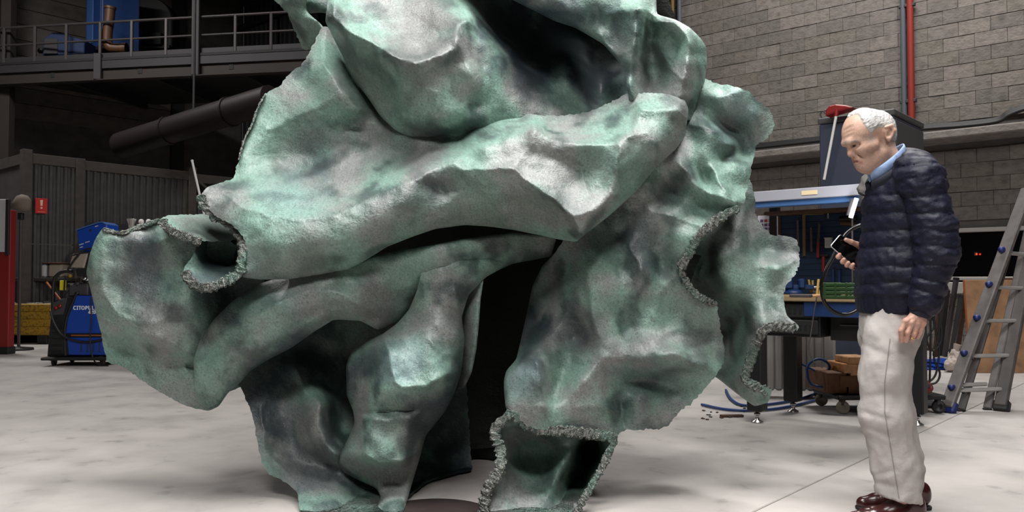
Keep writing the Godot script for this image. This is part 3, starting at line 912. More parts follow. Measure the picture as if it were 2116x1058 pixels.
func build_sculpture() -> void:
	for s in [[n_big, 5.0, 3, 41], [n_mid, 14.0, 3, 43], [n_fine, 45.0, 4, 47], [n_tone, 2.6, 6, 53], [n_dark, 3.6, 6, 59]]:
		s[0].noise_type = FastNoiseLite.TYPE_SIMPLEX_SMOOTH
		s[0].frequency = s[1]
		s[0].fractal_octaves = s[2]
		s[0].seed = s[3]
	sculpture = thing("bronze_sculpture", "huge green patinated bronze sculpture of crumpled folds standing on the workshop floor", "sculpture")
	# the big left wing, the tray below it, the central band and the pointed facet
	sheet("wing_fold", [
		681,57,3, 668,53,1, 661,64,0, 642,102,0, 627,130,0, 597,153,0, 578,178,0, 549,193,0, 532,223,0, 521,257,0, 506,287,0, 493,329,0, 483,369,0,
		449,380,1, 428,386,2, 415,402,2, 415,418,0, 452,451,0, 481,465,0, 499,486,0, 511,507,0, 507,541,0, 500,573,3, 540,578,9, 600,577,10, 660,568,10, 720,557,9, 760,535,9, 800,510,8,
		850,490,8, 900,473,8, 960,465,9, 1010,468,9, 1060,475,9, 1110,485,9, 1150,494,8, 1190,500,7, 1200,492,7, 1262,443,8, 1313,397,9, 1355,346,10, 1398,307,10, 1415,282,10, 1421,244,8, 1423,226,7, 1415,205,5,
		1380,195,0, 1301,190,0, 1240,222,0, 1195,236,0, 1142,240,0, 1081,233,0, 1032,236,0, 976,246,0, 920,256,0, 870,254,0, 840,246,0, 810,230,0, 786,210,0, 745,150,0, 715,100,0, 690,60,2], [
		672,60,-34, 668,135,-14, 695,170,-6, 720,200,-6, 745,230,-7, 700,120,-24, 730,165,-22, 765,212,-24, 650,100,-28,
		627,130,-26, 597,153,-26, 549,193,-24, 521,257,-18, 493,329,-9, 483,365,-6, 640,180,-20, 600,210,-19, 570,250,-18, 560,320,-16, 540,290,-14, 520,345,-9, 650,230,-12, 690,220,-8, 620,270,-18,
		580,335,-18, 640,320,-19, 600,362,-10, 690,285,-15, 740,258,-17, 545,370,-5,
		790,262,-14, 830,285,-6, 870,291,-2, 910,297,-1, 950,300,-1, 835,318,-6, 800,330,-4, 770,290,-14, 720,310,-10, 690,350,-4, 650,390,4, 740,370,3, 780,365,8, 850,340,8, 600,395,6, 560,400,9, 510,395,9, 470,400,9, 430,400,11,
		440,425,15, 480,440,21, 520,448,25, 560,453,28, 600,458,30, 640,460,31, 680,450,31, 720,436,30, 760,420,29, 800,400,28, 840,380,27, 880,358,26, 940,335,25, 1000,305,23, 1050,282,21, 1090,264,18,
		1106,262,19, 1134,283,25, 1172,295,28, 1214,299,31, 1245,300,33, 1270,297,33, 1301,281,33, 1340,274,31, 1358,300,32,
		1000,268,-1, 920,275,-3, 1040,252,-4, 1081,250,-4, 1142,258,-2, 1195,256,0, 1240,244,4, 1300,222,13, 1327,227,22, 1370,229,23, 1403,230,22, 1418,240,17, 1300,250,20, 1370,255,26, 1200,275,13, 1250,270,18,
		520,500,29, 560,510,33, 600,505,34, 650,525,33, 700,505,33, 640,555,28, 760,480,31, 800,460,31, 850,440,29, 880,455,24, 905,388,22, 860,410,29, 930,420,24, 945,370,24, 990,345,26, 560,555,28, 700,545,25, 820,490,22, 780,520,20,
		1000,365,29, 1050,375,32, 1100,386,34, 1143,411,36, 1170,432,37, 1190,452,38, 1196,480,36, 960,400,24, 1000,410,23, 1060,425,21, 1120,450,22, 1160,470,26, 1180,490,24, 960,450,17, 1060,465,15, 1010,455,16,
		1040,320,27, 1090,310,26, 1095,350,31, 1140,350,30, 1150,325,28, 1180,390,31, 1200,355,27, 1210,320,28, 1240,330,31, 1245,380,33, 1266,405,36, 1240,425,39, 1215,440,40, 1230,400,35, 1279,300,35, 1275,350,37,
		1320,330,31, 1370,280,28, 1380,300,22, 1300,390,27, 1340,350,23, 1260,435,30, 1310,300,33, 1405,265,18], 0.05, 1.0)
	# the block above the cave with its hollow face, and the wall of the cave
	sheet("upper_fold", [
		690,-75,6, 676,10,5, 672,45,8, 683,66,8, 702,105,8, 729,160,8, 763,206,6, 786,240,4, 815,268,2, 850,285,0, 900,292,0, 976,284,0, 1032,268,0, 1081,264,0, 1142,270,0, 1195,266,0, 1260,250,0, 1320,220,0,
		1320,100,0, 1330,-75,0], [
		690,11,5, 687,38,9, 721,68,11, 759,84,15, 808,111,21, 854,130,25, 880,126,25, 903,117,24, 925,110,23, 944,88,19, 950,60,12, 967,42,7, 735,50,4, 790,75,8, 830,100,14, 870,105,15, 910,85,13, 800,45,3, 870,55,3, 920,40,6, 780,10,-5, 850,0,-6, 910,10,-2, 720,10,-2, 780,-60,-20, 880,-60,-22,
		850,150,22, 900,140,20, 940,115,18, 800,140,13, 760,120,8, 735,115,0, 715,110,-8, 750,150,-3, 780,180,-4, 700,80,-8, 840,180,15, 800,215,-2, 880,180,17, 920,165,17, 945,125,15, 950,160,12, 967,150,15, 975,170,12, 930,195,14, 900,215,15, 860,230,11, 830,245,4, 870,265,6, 920,260,8, 960,255,5, 870,284,-5, 920,284,-7, 975,276,-7, 842,264,-2, 1030,262,-8, 1000,250,0, 985,215,2, 940,235,11,
		980,90,4, 1010,88,-4, 1000,130,2, 1030,150,-3, 1010,190,2, 1050,170,-8, 1080,200,-10, 1110,225,-10, 1050,225,-5, 1050,113,-16, 1090,165,-18, 1000,50,-20, 1000,0,-45,
		1060,50,-75, 1100,0,-85, 1100,90,-70, 1150,80,-85, 1150,130,-42, 1172,130,-34, 1190,160,-32, 1205,190,-36, 1165,165,-30, 1130,170,-26, 1225,130,-75, 1245,195,-55, 1220,230,-30, 1150,235,-14, 1280,170,-45, 1290,200,-25, 1280,60,-85, 1200,20,-95, 1300,0,-80, 1040,-60,-75], 0.05, 1.0)
	# the arch and the pillars at the upper right; its top runs back over the cave
	sheet("arch_fold", [
		690,-330,0, 690,-95,0, 800,-85,6, 900,-70,8, 1000,-35,10, 1063,2,10, 1112,26,10, 1142,42,10, 1187,57,9, 1221,76,7, 1246,91,6, 1263,110,5, 1279,128,5, 1290,160,5, 1297,190,4, 1303,236,0, 1330,240,0, 1400,238,0, 1420,250,2,
		1429,248,8, 1444,212,10, 1456,170,11, 1461,129,12, 1460,98,11, 1448,79,10, 1426,57,8, 1395,40,5, 1357,30,2, 1356,-10,3, 1352,-80,8, 1320,-330,0], [
		1316,22,15, 1318,60,17, 1313,95,17, 1306,130,14, 1303,170,14, 1308,203,13, 1310,236,2, 1290,20,12, 1260,20,6, 1280,60,6, 1284,92,6, 1286,112,10, 1250,65,2, 1235,40,-2, 1210,20,4, 1180,8,7, 1120,5,9, 1080,-5,8, 1200,48,2, 1150,30,4, 1100,10,2, 1265,95,3, 1288,150,8,
		1345,60,-2, 1345,100,-8, 1347,140,-9, 1345,180,-2, 1350,205,8, 1385,203,9, 1330,100,3, 1322,150,6, 1336,130,-2, 1336,165,0, 1365,170,-2,
		1340,20,8, 1335,-10,8, 1359,48,10, 1380,45,14, 1400,52,16, 1415,75,18, 1424,92,19, 1422,125,18, 1420,155,17, 1411,197,15, 1395,160,10, 1391,140,8, 1372,115,4, 1360,92,4, 1375,75,8, 1395,105,8, 1405,85,11, 1445,110,12, 1447,150,10, 1437,190,7, 1428,225,4, 1410,225,10,
		1340,-80,0, 1250,-60,0, 1130,-70,0, 1000,-80,-4, 850,-110,-22, 720,-120,-34, 1300,-200,-30, 1130,-200,-30, 900,-200,-45, 700,-330,-105, 1000,-330,-100, 1310,-330,-100], 0.07, 1.0)
	# the flap at the top left
	sheet("pointed_flap", [
		540,-75,0, 566,0,0, 580,14,0, 597,30,0, 612,72,0, 627,104,0, 645,102,2, 672,62,2, 664,50,3, 640,30,3, 632,20,2, 640,-75,0], [
		590,5,-36, 620,40,-38, 650,58,-42, 640,95,-52, 605,50,-52, 570,0,-56, 625,80,-52, 630,20,-38, 600,-60,-30, 550,-60,-50], 0.05, 1.0)
	sheet("back_flap", [
		600,-75,0, 622,22,5, 640,28,8, 662,26,6, 690,30,0, 720,20,0, 720,-75,0], [
		640,0,-46, 660,10,-44, 690,10,-48, 640,24,-50, 610,0,-52, 680,-60,-62], 0.05, 1.0)
	# the right sheet with the broken edge
	sheet("right_fold", [
		1430,150,0, 1452,162,0, 1480,172,0, 1520,180,0, 1535,182,0, 1555,197,0, 1578,217,0, 1592,228,0, 1599,250,0, 1598,268,0, 1585,285,0, 1563,299,0, 1556,330,0, 1551,354,0, 1546,372,0, 1540,413,0, 1527,429,0,
		1506,437,0, 1474,458,0, 1441,490,0, 1416,534,0, 1402,557,0, 1414,581,0, 1441,613,0, 1482,631,0, 1486,663,0, 1497,727,0, 1495,749,0, 1477,781,0, 1436,826,0, 1430,836,0, 1405,847,0, 1392,868,0, 1366,888,0, 1331,886,0, 1292,888,0, 1270,905,0, 1190,895,0, 1132,890,0, 1093,882,0, 1058,858,0, 1045,845,4,
		1042,815,8, 1041,786,9, 1046,766,9, 1067,742,8, 1079,690,4, 1090,640,2, 1100,590,2, 1120,550,2, 1150,520,0, 1180,470,0, 1240,410,0, 1300,350,0, 1380,290,0, 1400,220,0], [
		1440,190,-2, 1470,185,0, 1482,204,3, 1510,192,2, 1535,187,0, 1490,180,-6, 1520,222,0, 1500,232,0, 1480,225,-4, 1510,268,-14, 1490,255,-10, 1540,318,-14, 1530,290,-13, 1560,240,-4, 1585,245,-9, 1580,275,-10, 1560,280,-10, 1575,225,-8,
		1428,258,1, 1450,258,4, 1480,270,6, 1510,298,4, 1440,225,-5, 1460,320,8, 1430,290,2, 1490,310,3, 1500,330,-3, 1525,338,2, 1546,345,1, 1540,358,4, 1530,325,-8, 1545,390,4, 1505,352,8, 1535,370,6,
		1470,346,9, 1484,370,13, 1500,395,15, 1525,418,14, 1520,385,5, 1500,370,8, 1455,370,0, 1440,350,4, 1465,395,6,
		1406,337,10, 1425,360,12, 1440,384,13, 1465,398,14, 1490,410,15, 1389,398,-3, 1375,375,2, 1350,380,10, 1330,430,6, 1360,420,4, 1380,440,10, 1410,420,8, 1457,428,1, 1430,410,6, 1490,440,10, 1450,462,12, 1410,490,13, 1400,530,9, 1420,460,9,
		1280,490,2, 1310,500,8, 1365,545,0, 1350,490,6, 1330,555,13, 1310,590,11, 1250,530,13, 1220,510,8, 1285,545,4, 1390,592,6, 1440,645,6, 1400,640,2, 1335,620,6, 1250,600,17, 1218,560,14, 1225,650,13, 1235,700,14, 1300,680,6, 1280,640,9, 1380,700,7, 1350,660,5, 1450,720,6, 1440,690,2, 1480,690,-1, 1485,740,-2,
		1330,742,17, 1290,740,14, 1370,738,17, 1400,735,16, 1440,752,13, 1465,765,8, 1350,785,-4, 1310,785,-1, 1390,785,-3, 1420,800,-2, 1285,800,4, 1250,800,11, 1158,838,17, 1185,810,18, 1208,786,19, 1245,735,16, 1225,765,17,
		1060,770,15, 1070,800,20, 1090,785,24, 1110,752,23, 1118,790,25, 1122,840,24, 1090,830,24, 1150,790,9, 1160,760,6, 1140,820,13, 1190,745,8, 1110,728,14, 1150,725,6, 1190,695,-4, 1190,660,2, 1150,680,2, 1170,620,4, 1200,600,8,
		1110,690,-6, 1110,640,-22, 1135,590,-24, 1170,545,-10, 1085,690,-25, 1092,650,-35,
		1200,850,16, 1240,870,12, 1288,850,2, 1275,870,4, 1310,840,8, 1340,860,4, 1400,830,-2, 1370,870,-2, 1240,835,14, 1330,815,6, 1060,855,22, 1110,872,22, 1160,870,19], 0.05, 1.3)
	# the sheet behind it at the right, with the open channel
	sheet("rear_fold", [
		1500,400,0, 1545,365,0, 1553,385,0, 1559,400,0, 1561,443,0, 1576,469,0, 1597,486,0, 1631,488,0, 1645,496,0, 1652,509,0, 1652,545,0, 1640,572,0, 1624,586,0, 1618,615,0, 1622,645,0, 1631,659,0, 1652,672,0, 1646,684,0, 1604,680,0, 1577,690,0,
		1563,718,0, 1550,754,0, 1541,786,0, 1570,798,0, 1595,804,0, 1590,831,0, 1559,840,3, 1522,813,4, 1482,781,4, 1440,760,0, 1380,700,0, 1370,560,0, 1430,480,0], [
		1410,560,-46, 1450,600,-48, 1440,520,-40, 1500,680,-44, 1510,740,-36, 1460,700,-52, 1488,500,-18, 1480,530,-13, 1480,560,-12, 1462,545,-36, 1470,600,-40, 1500,560,-8, 1500,600,-12, 1520,470,-14, 1495,470,-26, 1540,600,-8, 1520,540,-8, 1570,640,-4, 1545,640,-14, 1530,520,-10, 1520,650,-30, 1540,440,-20,
		1560,480,-20, 1545,500,-14, 1600,520,-24, 1580,510,-24, 1575,545,-14, 1605,553,-9, 1590,600,-12, 1560,570,-10, 1640,530,-16, 1620,500,-20, 1630,560,-12, 1600,640,-8, 1600,655,-3, 1630,670,-3, 1560,665,-4, 1580,680,0, 1550,730,-6, 1535,770,-8, 1525,700,-26, 1570,820,-8, 1560,805,-6, 1510,785,-24, 1560,440,-26, 1550,400,-26, 1545,380,-28], 0.05, 1.3)
	# the lobe with the bowl at the lower left
	sheet("bowl_lobe", [
		211,472,0, 235,479,0, 259,479,0, 306,463,0, 332,451,0, 400,470,0, 480,500,0, 540,560,0, 560,640,0, 540,720,0, 500,800,0, 471,810,3, 452,840,3, 429,850,1, 377,836,0, 325,807,0, 292,786,0, 259,758,0, 221,748,0, 207,682,1, 199,649,3, 188,602,5, 178,564,6, 185,526,6, 197,493,3], [
		200,560,6, 215,515,2, 232,490,0, 222,610,10, 240,645,12, 270,668,15, 300,680,18, 335,682,18, 365,670,15, 385,630,15, 395,590,11, 385,545,7, 360,510,4, 320,495,3, 275,495,2, 290,565,3, 260,560,4, 320,560,3, 290,600,7, 290,530,2, 340,590,6, 250,600,6,
		300,475,-6, 330,465,-4, 250,485,-3, 400,500,2, 430,560,2, 450,600,-2, 430,640,8, 470,600,-8, 500,640,-10, 520,590,-14, 420,690,11,
		211,656,8, 244,684,14, 292,692,18, 325,697,19, 363,715,17, 400,735,13, 430,750,8, 230,703,0, 260,705,3, 300,716,8, 360,742,8, 395,757,6, 240,740,4, 300,770,10, 340,790,12, 370,810,12, 430,840,10, 340,755,9, 396,776,13, 430,800,14, 460,790,10, 420,765,5, 470,760,4, 520,700,-12], 0.05, 1.0, -7.0, 0.075)
	# the long fold across the lower left
	sheet("arm_fold", [
		400,745,3, 412,705,5, 440,662,6, 480,622,6, 540,585,6, 620,560,5, 700,543,5, 780,526,6, 870,510,6, 960,493,6, 1060,480,4, 1150,490,0, 1140,530,4, 1060,545,6, 1000,572,8, 950,600,8, 900,622,8, 850,652,8, 800,676,9, 781,682,10, 744,663,11, 690,660,12, 650,685,12, 600,720,12, 560,740,10, 520,764,9, 497,790,7, 471,812,4, 452,840,3, 430,850,1, 412,835,0, 402,800,2], [
		440,750,18, 432,700,10, 465,700,20, 500,670,24, 540,645,27, 575,625,29, 620,605,28, 660,590,26, 470,740,20, 450,790,16, 440,820,12, 480,770,16, 510,720,20, 560,690,23, 600,670,25, 650,635,28, 690,615,29, 720,610,27, 740,630,24, 770,640,18, 780,660,14,
		700,570,22, 640,580,22, 580,590,20, 540,610,20, 760,590,22, 760,555,15, 800,580,14, 820,620,6, 840,550,14, 880,548,16, 860,600,2, 920,545,14, 900,590,0, 960,525,12, 1000,520,6, 1060,510,-8, 1110,510,-18, 730,650,22, 690,640,25, 620,690,22, 1000,560,-8, 940,580,-4, 960,560,2], 0.06, 1.0, -6.0)
	# the knob that hangs from it
	sheet("knob_fold", [
		880,545,0, 920,522,4, 1000,512,4, 1080,505,0, 1100,520,2, 1050,548,6, 1005,572,8, 968,610,8, 954,655,9, 960,702,10, 956,745,11, 951,777,11, 936,820,12, 920,850,12, 880,900,10, 866,951,10, 852,997,8, 838,1045,6, 830,1110,2, 770,1110,2, 781,1045,4, 788,1028,5, 778,1009,6, 743,993,8, 712,978,9, 697,958,9, 704,935,7, 722,900,6, 733,875,6, 730,850,7, 716,816,9, 715,754,10, 722,733,10, 736,717,10, 759,703,9, 789,691,8, 820,669,6, 845,640,5, 862,600,3, 870,565,0], [
		960,545,13, 910,560,18, 900,590,18, 935,620,18, 945,655,14, 890,640,19, 860,660,16, 850,685,18, 800,703,17, 760,722,14, 740,740,11, 930,585,17, 970,570,10, 1010,545,4, 1060,525,-14, 910,660,22, 930,690,22,
		804,720,27, 808,755,31, 815,785,33, 825,800,34, 860,800,33, 905,790,31, 935,770,25, 945,735,18, 860,740,29, 830,740,30, 885,710,27, 920,720,23, 900,750,30, 850,710,25, 835,775,32, 770,750,15, 750,780,12, 785,780,24, 770,800,22, 740,820,11, 800,810,32, 925,800,26, 915,830,22, 745,855,14,
		755,850,18, 800,846,24, 845,843,25, 780,833,27, 840,825,32, 880,825,28, 760,866,24, 800,868,27, 850,865,25, 880,850,21, 757,900,27, 752,935,27, 735,900,14, 800,905,28, 845,900,25, 800,880,26, 875,880,17, 725,945,20, 745,952,24, 785,957,30, 830,955,28, 858,935,20, 720,965,14, 760,982,14, 800,985,16, 840,980,16, 825,1010,17, 812,1040,34, 800,1075,40, 840,1020,24], 0.06, 1.0, -9.0)
	# the leg below, at the left
	sheet("left_leg", [
		470,760,0, 497,800,0, 506,820,0, 521,854,0, 531,905,0, 541,958,0, 554,978,0, 585,993,0, 606,1008,0, 616,1022,0, 621,1058,0, 622,1110,0, 800,1110,0, 835,1060,0, 885,1012,0, 975,990,0, 965,800,0, 955,640,0, 800,620,0, 620,660,0, 520,720,0], [
		540,740,-18, 510,790,-8, 530,800,-6, 530,860,-2, 545,930,4, 560,960,6, 565,900,0, 600,880,-6, 560,830,-6, 600,800,-14, 580,760,-18, 620,720,-34, 700,690,-42, 640,770,-16, 625,800,-10, 640,835,3, 662,838,10, 655,880,10, 668,910,10, 690,940,12, 645,860,6, 620,850,-4, 690,800,-26, 700,850,-22, 705,890,-14, 690,890,-2, 700,910,0, 610,910,-6, 620,950,-2, 650,950,-4, 680,960,-2, 640,990,8, 600,975,4, 660,1010,14, 640,1050,34, 680,1030,26, 720,1010,8, 760,1020,4, 700,1080,38, 740,1060,26, 780,1050,22, 640,1100,40, 740,1100,38,
		800,760,-50, 880,650,-50, 940,660,-45, 930,760,-55, 880,850,-45, 900,940,-42, 960,960,-48, 990,800,-55, 990,680,-50, 860,1000,-15, 820,1060,24, 800,900,-40], 0.05, 1.0, -8.0)
	# a thin inner fold beside the dark opening
	sheet("inner_fold", [
		930,600,0, 975,585,3, 1000,575,3, 993,620,4, 990,665,4, 985,720,5, 975,770,4, 960,800,2, 930,820,0, 925,700,0], [
		940,640,-20, 985,600,-10, 975,650,-6, 972,710,-8, 960,770,-14, 940,740,-22, 940,810,-24], 0.04, 1.0)
	# the open foot at the bottom
	sheet("foot_hollow", [
		1022,885,0, 1058,856,0, 1093,882,0, 1132,889,0, 1188,893,0, 1244,900,0, 1276,905,0, 1262,930,0, 1248,955,0, 1232,985,0, 1214,1016,0, 1190,1050,0, 1170,1110,0, 985,1110,0, 995,1058,0, 1002,1014,0, 1034,968,0, 1034,920,0], [
		1022,890,19, 1058,862,18, 1100,888,16, 1188,896,14, 1270,907,12, 1230,985,18, 1190,1050,26, 1034,930,20, 1034,965,22, 1002,1014,25, 995,1058,28, 990,1100,30,
		1065,900,-10, 1110,905,-8, 1060,950,-8, 1100,950,-12, 1140,940,-10, 1080,985,0, 1130,985,0, 1170,915,-2, 1185,908,4, 1178,935,6, 1168,960,8, 1150,990,10, 1135,1020,14, 1105,1015,10, 1060,1010,14, 1110,1045,20, 1050,1050,24, 1160,1050,20,
		1205,915,-40, 1225,920,-45, 1215,950,-50, 1200,985,-40, 1190,1010,-20, 1180,1035,0, 1240,930,-20, 1130,1100,30], 0.05, 0.6)
	# the tongue and the tube opening at the left
	sheet("tongue", [
		330,452,0, 345,446,0, 380,443,0, 429,443,0, 455,452,0, 480,468,0, 500,490,0, 470,500,0, 415,498,0, 395,486,0, 360,474,0], [
		335,455,12, 360,470,14, 415,492,16, 400,455,-4, 430,448,-14, 460,470,-12, 490,490,-8, 440,480,0, 380,450,-2], 0.03, 0.7)
	sheet("tube_lining", [
		415,490,0, 500,484,0, 512,510,0, 505,560,0, 495,580,0, 430,600,0, 385,575,0, 378,556,0, 398,530,0], [
		415,495,12, 400,530,18, 380,556,22, 400,580,24, 430,596,26, 490,570,24, 500,520,18, 430,520,-4, 460,505,-22, 480,510,-28, 470,540,-14, 485,545,-10, 430,550,8, 450,570,14, 410,560,16, 440,495,-10], 0.03, 0.5)
	# round timber base under the legs
	put("timber_base", lathe([Vector2(0, 0), Vector2(0.26, 0), Vector2(0.26, 0.006), Vector2(0.256, 0.009), Vector2(0, 0.009)], 40), M.base_wood, sculpture, at(895, HZ, 3.52) * Vector3(1, 0, 1))
	# the closed back, which darkens the openings; its colour paints their shade
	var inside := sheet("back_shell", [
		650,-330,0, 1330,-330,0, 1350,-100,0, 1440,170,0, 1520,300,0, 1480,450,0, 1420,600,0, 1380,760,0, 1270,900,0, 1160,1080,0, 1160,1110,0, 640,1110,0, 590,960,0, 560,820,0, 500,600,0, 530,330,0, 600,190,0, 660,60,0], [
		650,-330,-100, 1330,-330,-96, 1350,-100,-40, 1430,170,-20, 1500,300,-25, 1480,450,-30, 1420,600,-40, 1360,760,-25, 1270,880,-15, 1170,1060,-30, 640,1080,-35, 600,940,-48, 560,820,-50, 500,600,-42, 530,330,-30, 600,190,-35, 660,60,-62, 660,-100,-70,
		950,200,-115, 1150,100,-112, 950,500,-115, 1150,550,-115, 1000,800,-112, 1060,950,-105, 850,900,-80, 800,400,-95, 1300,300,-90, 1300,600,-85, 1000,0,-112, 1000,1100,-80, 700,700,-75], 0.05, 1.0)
	inside.material_override = M.shade_bronze
	# broken edges
	broken_edge([415,402,12, 418,420,13, 436,441,14, 456,452,15, 478,464,18, 493,482,22, 502,505,26, 500,535,28, 496,566,29], 9.5, 0.15)
	broken_edge([496,566,29, 470,580,30, 440,592,31, 415,594,30, 393,580,27, 381,560,24], 10.0, 0.25)
	broken_edge([334,453,14, 340,466,16, 355,478,18, 378,488,18, 400,496,18, 416,501,18], 9.0, 0.2)
	broken_edge([212,473,1, 235,480,-1, 259,480,-1, 285,470,-3, 306,464,-3, 330,453,-2], 4.0, 1.0, 0.04)
	broken_edge([1000,1075,29, 1001,1040,28, 1010,1005,27, 1032,972,25, 1034,930,22, 1022,892,21, 1040,868,21, 1062,857,21, 1085,876,20, 1120,889,19, 1170,891,18, 1220,897,17, 1276,905,16], 10.5, 0.75)
	broken_edge([1274,905,16, 1258,935,17, 1243,968,20, 1222,1005,23, 1204,1035,26, 1186,1075,29], 7.0, 0.5)
	broken_edge([1528,430,16, 1506,438,15, 1476,460,14, 1444,488,13, 1420,530,11, 1405,556,10], 8.5, 0.75)
	broken_edge([1405,556,10, 1418,582,8, 1442,612,8, 1482,630,3], 6.5, 0.6)
	broken_edge([1646,678,-1, 1625,676,0, 1600,674,0, 1577,684,0, 1562,712,-2, 1548,752,-5, 1540,782,-6, 1556,796,-5, 1592,812,-5], 9.0, 0.6)
	broken_edge([493,332,-8, 505,290,-13, 521,258,-17, 533,224,-20, 548,195,-23], 2.0, 0.4, 0.05)

# ------------------------------------------------------------------ the visitor
# Distance fields of tapered capsules joined by a smooth minimum, meshed as surface nets.
class Field:
	var a := PackedVector3Array()
	var ba := PackedVector3Array()
	var inv := PackedFloat32Array()
	var ra := PackedFloat32Array()
	var dr := PackedFloat32Array()
	var k := PackedFloat32Array()
	var cut := PackedByteArray()
	var sc := PackedVector3Array()
	var smin := PackedFloat32Array()
	var bend: Callable       # extra displacement, called with the point and the distance
	var lo := Vector3(1e9, 1e9, 1e9)
	var hi := Vector3(-1e9, -1e9, -1e9)

	func cap(p: Vector3, r: float, q: Vector3, s: float, blend := 0.02, scale := Vector3.ONE, minus := false) -> void:
		a.append(p * scale)
		ba.append((q - p) * scale)
		var l := ((q - p) * scale).length_squared()
		inv.append(1.0 / l if l > 1e-9 else 0.0)
		ra.append(r)
		dr.append(s - r)
		k.append(blend)
		cut.append(1 if minus else 0)
		sc.append(scale)
		smin.append(1.0 / maxf(scale.x, maxf(scale.y, scale.z)))
		if not minus:
			var m := maxf(r, s)
			var e := Vector3(m / scale.x, m / scale.y, m / scale.z) + Vector3.ONE * 0.012
			lo = lo.min(p - e).min(q - e)
			hi = hi.max(p + e).max(q + e)

	func one(i: int, p: Vector3) -> float:
		var pa := p * sc[i] - a[i]
		var h := clampf(pa.dot(ba[i]) * inv[i], 0.0, 1.0)
		return ((pa - ba[i] * h).length() - ra[i] - dr[i] * h) * smin[i]

	func value(p: Vector3, list: PackedInt32Array) -> float:
		var d := 1e9
		for i in list:
			var e := one(i, p)
			var kk := k[i]
			if cut[i]:
				e = -e
				var h := maxf(kk - absf(d - e), 0.0)
				d = maxf(d, e) + h * h / kk * 0.25
			else:
				var h := maxf(kk - absf(d - e), 0.0)
				d = minf(d, e) - h * h / kk * 0.25
		if bend.is_valid(): d = bend.call(p, d)
		return d

	func all() -> PackedInt32Array:
		return PackedInt32Array(range(a.size()))

	# adds the surface to pos / tri
	func mesh(cell: float, pos: PackedVector3Array, tri: PackedInt32Array) -> void:
		var n := Vector3i(((hi - lo) / cell).ceil()) + Vector3i.ONE * 2
		var nx := n.x
		var nxy := n.x * n.y
		var v := PackedFloat32Array()
		v.resize(nxy * n.z)
		v.fill(1.0)
		var blk := 5
		var act := []
		var every := all()
		var reach := cell * blk * 0.87 + cell * 1.5
		for bz in range(0, n.z, blk):
			for by in range(0, n.y, blk):
				for bx in range(0, n.x, blk):
					var c := lo + Vector3(bx + blk * 0.5, by + blk * 0.5, bz + blk * 0.5) * cell
					var best := 1e9
					var ds := PackedFloat32Array()
					for i in every:
						var e := one(i, c)
						ds.append(e)
						if not cut[i]: best = minf(best, e)
					var inner := best < -reach - 0.03
					if best > reach + 0.03: continue
					var list := PackedInt32Array()
					for i in every:
						if ds[i] < maxf(best, 0.0) + reach * 2.0 + k[i]: list.append(i)
					var keep := false
					for z in range(bz, mini(bz + blk, n.z)):
						for y in range(by, mini(by + blk, n.y)):
							for x in range(bx, mini(bx + blk, n.x)):
								var d := value(lo + Vector3(x, y, z) * cell, list)
								v[z * nxy + y * nx + x] = d
					act.append(Vector3i(bx, by, bz))
		var id := {}
		var corner := [0, 1, nx, nx + 1, nxy, nxy + 1, nxy + nx, nxy + nx + 1]
		for b in act:
			for z in range(b.z, mini(b.z + blk, n.z - 1)):
				for y in range(b.y, mini(b.y + blk, n.y - 1)):
					for x in range(b.x, mini(b.x + blk, n.x - 1)):
						var o: int = z * nxy + y * nx + x
						var s := 0
						for q in corner:
							if v[o + q] < 0.0: s += 1
						if s == 0 or s == 8: continue
						var sum := Vector3.ZERO
						var cnt := 0
						for e in 12:
							var ea: int = [0, 2, 4, 6, 0, 1, 4, 5, 0, 1, 2, 3][e]
							var eb: int = [1, 3, 5, 7, 2, 3, 6, 7, 4, 5, 6, 7][e]
							var va := v[o + corner[ea]]
							var vb := v[o + corner[eb]]
							if (va < 0.0) != (vb < 0.0):
								var t := va / (va - vb)
								sum += Vector3(lerpf(ea & 1, eb & 1, t), lerpf((ea >> 1) & 1, (eb >> 1) & 1, t), lerpf(ea >> 2, eb >> 2, t))
								cnt += 1
						id[o] = pos.size()
						pos.append(lo + (Vector3(x, y, z) + sum / cnt) * cell)
		for o in id:
			var in0 := v[o] < 0.0
			for ax in 3:
				var st: int = [1, nx, nxy][ax]
				var s1: int = [nx, nxy, 1][ax]
				var s2: int = [nxy, 1, nx][ax]
				if (v[o + st] < 0.0) == in0: continue
				var q := [o, o - s1, o - s1 - s2, o - s2]
				if not (id.has(q[1]) and id.has(q[2]) and id.has(q[3])): continue
				var w := [id[q[0]], id[q[1]], id[q[2]], id[q[3]]]
				if not in0: w.reverse()
				tri.append_array(PackedInt32Array([w[0], w[2], w[1], w[0], w[3], w[2]]))

const PD := 3.50
var yaw_at := Vector3.ZERO
var yaw := Basis()

func pp(px: float, py: float, dz := 0.0) -> Vector3:
	return at(px, py, PD - dz)

func hp(px: float, py: float, dz := 0.0) -> Vector3:     # a point of the head, turned a little towards the lens
	return yaw_at + yaw * (at(px, py, PD) + cam_basis * Vector3(0, 0, dz) - yaw_at)

func put_world(called: String, m: Mesh, mt: Material, parent: Node3D) -> MeshInstance3D:
	var o := put(called, m, mt, parent)
	o.transform = parent.transform.affine_inverse()
	return o

func field_mesh(f: Field, cell: float, tone = null) -> ArrayMesh:
	var pos := PackedVector3Array()
	var tri := PackedInt32Array()
	f.mesh(cell, pos, tri)
	return tinted(pos, tri, tone)

func tinted(pos: PackedVector3Array, tri: PackedInt32Array, tone) -> ArrayMesh:
	var col := PackedColorArray()
	if tone != null:
		for p in pos: col.append(tone.call(p))
	return solid(pos, col, tri)

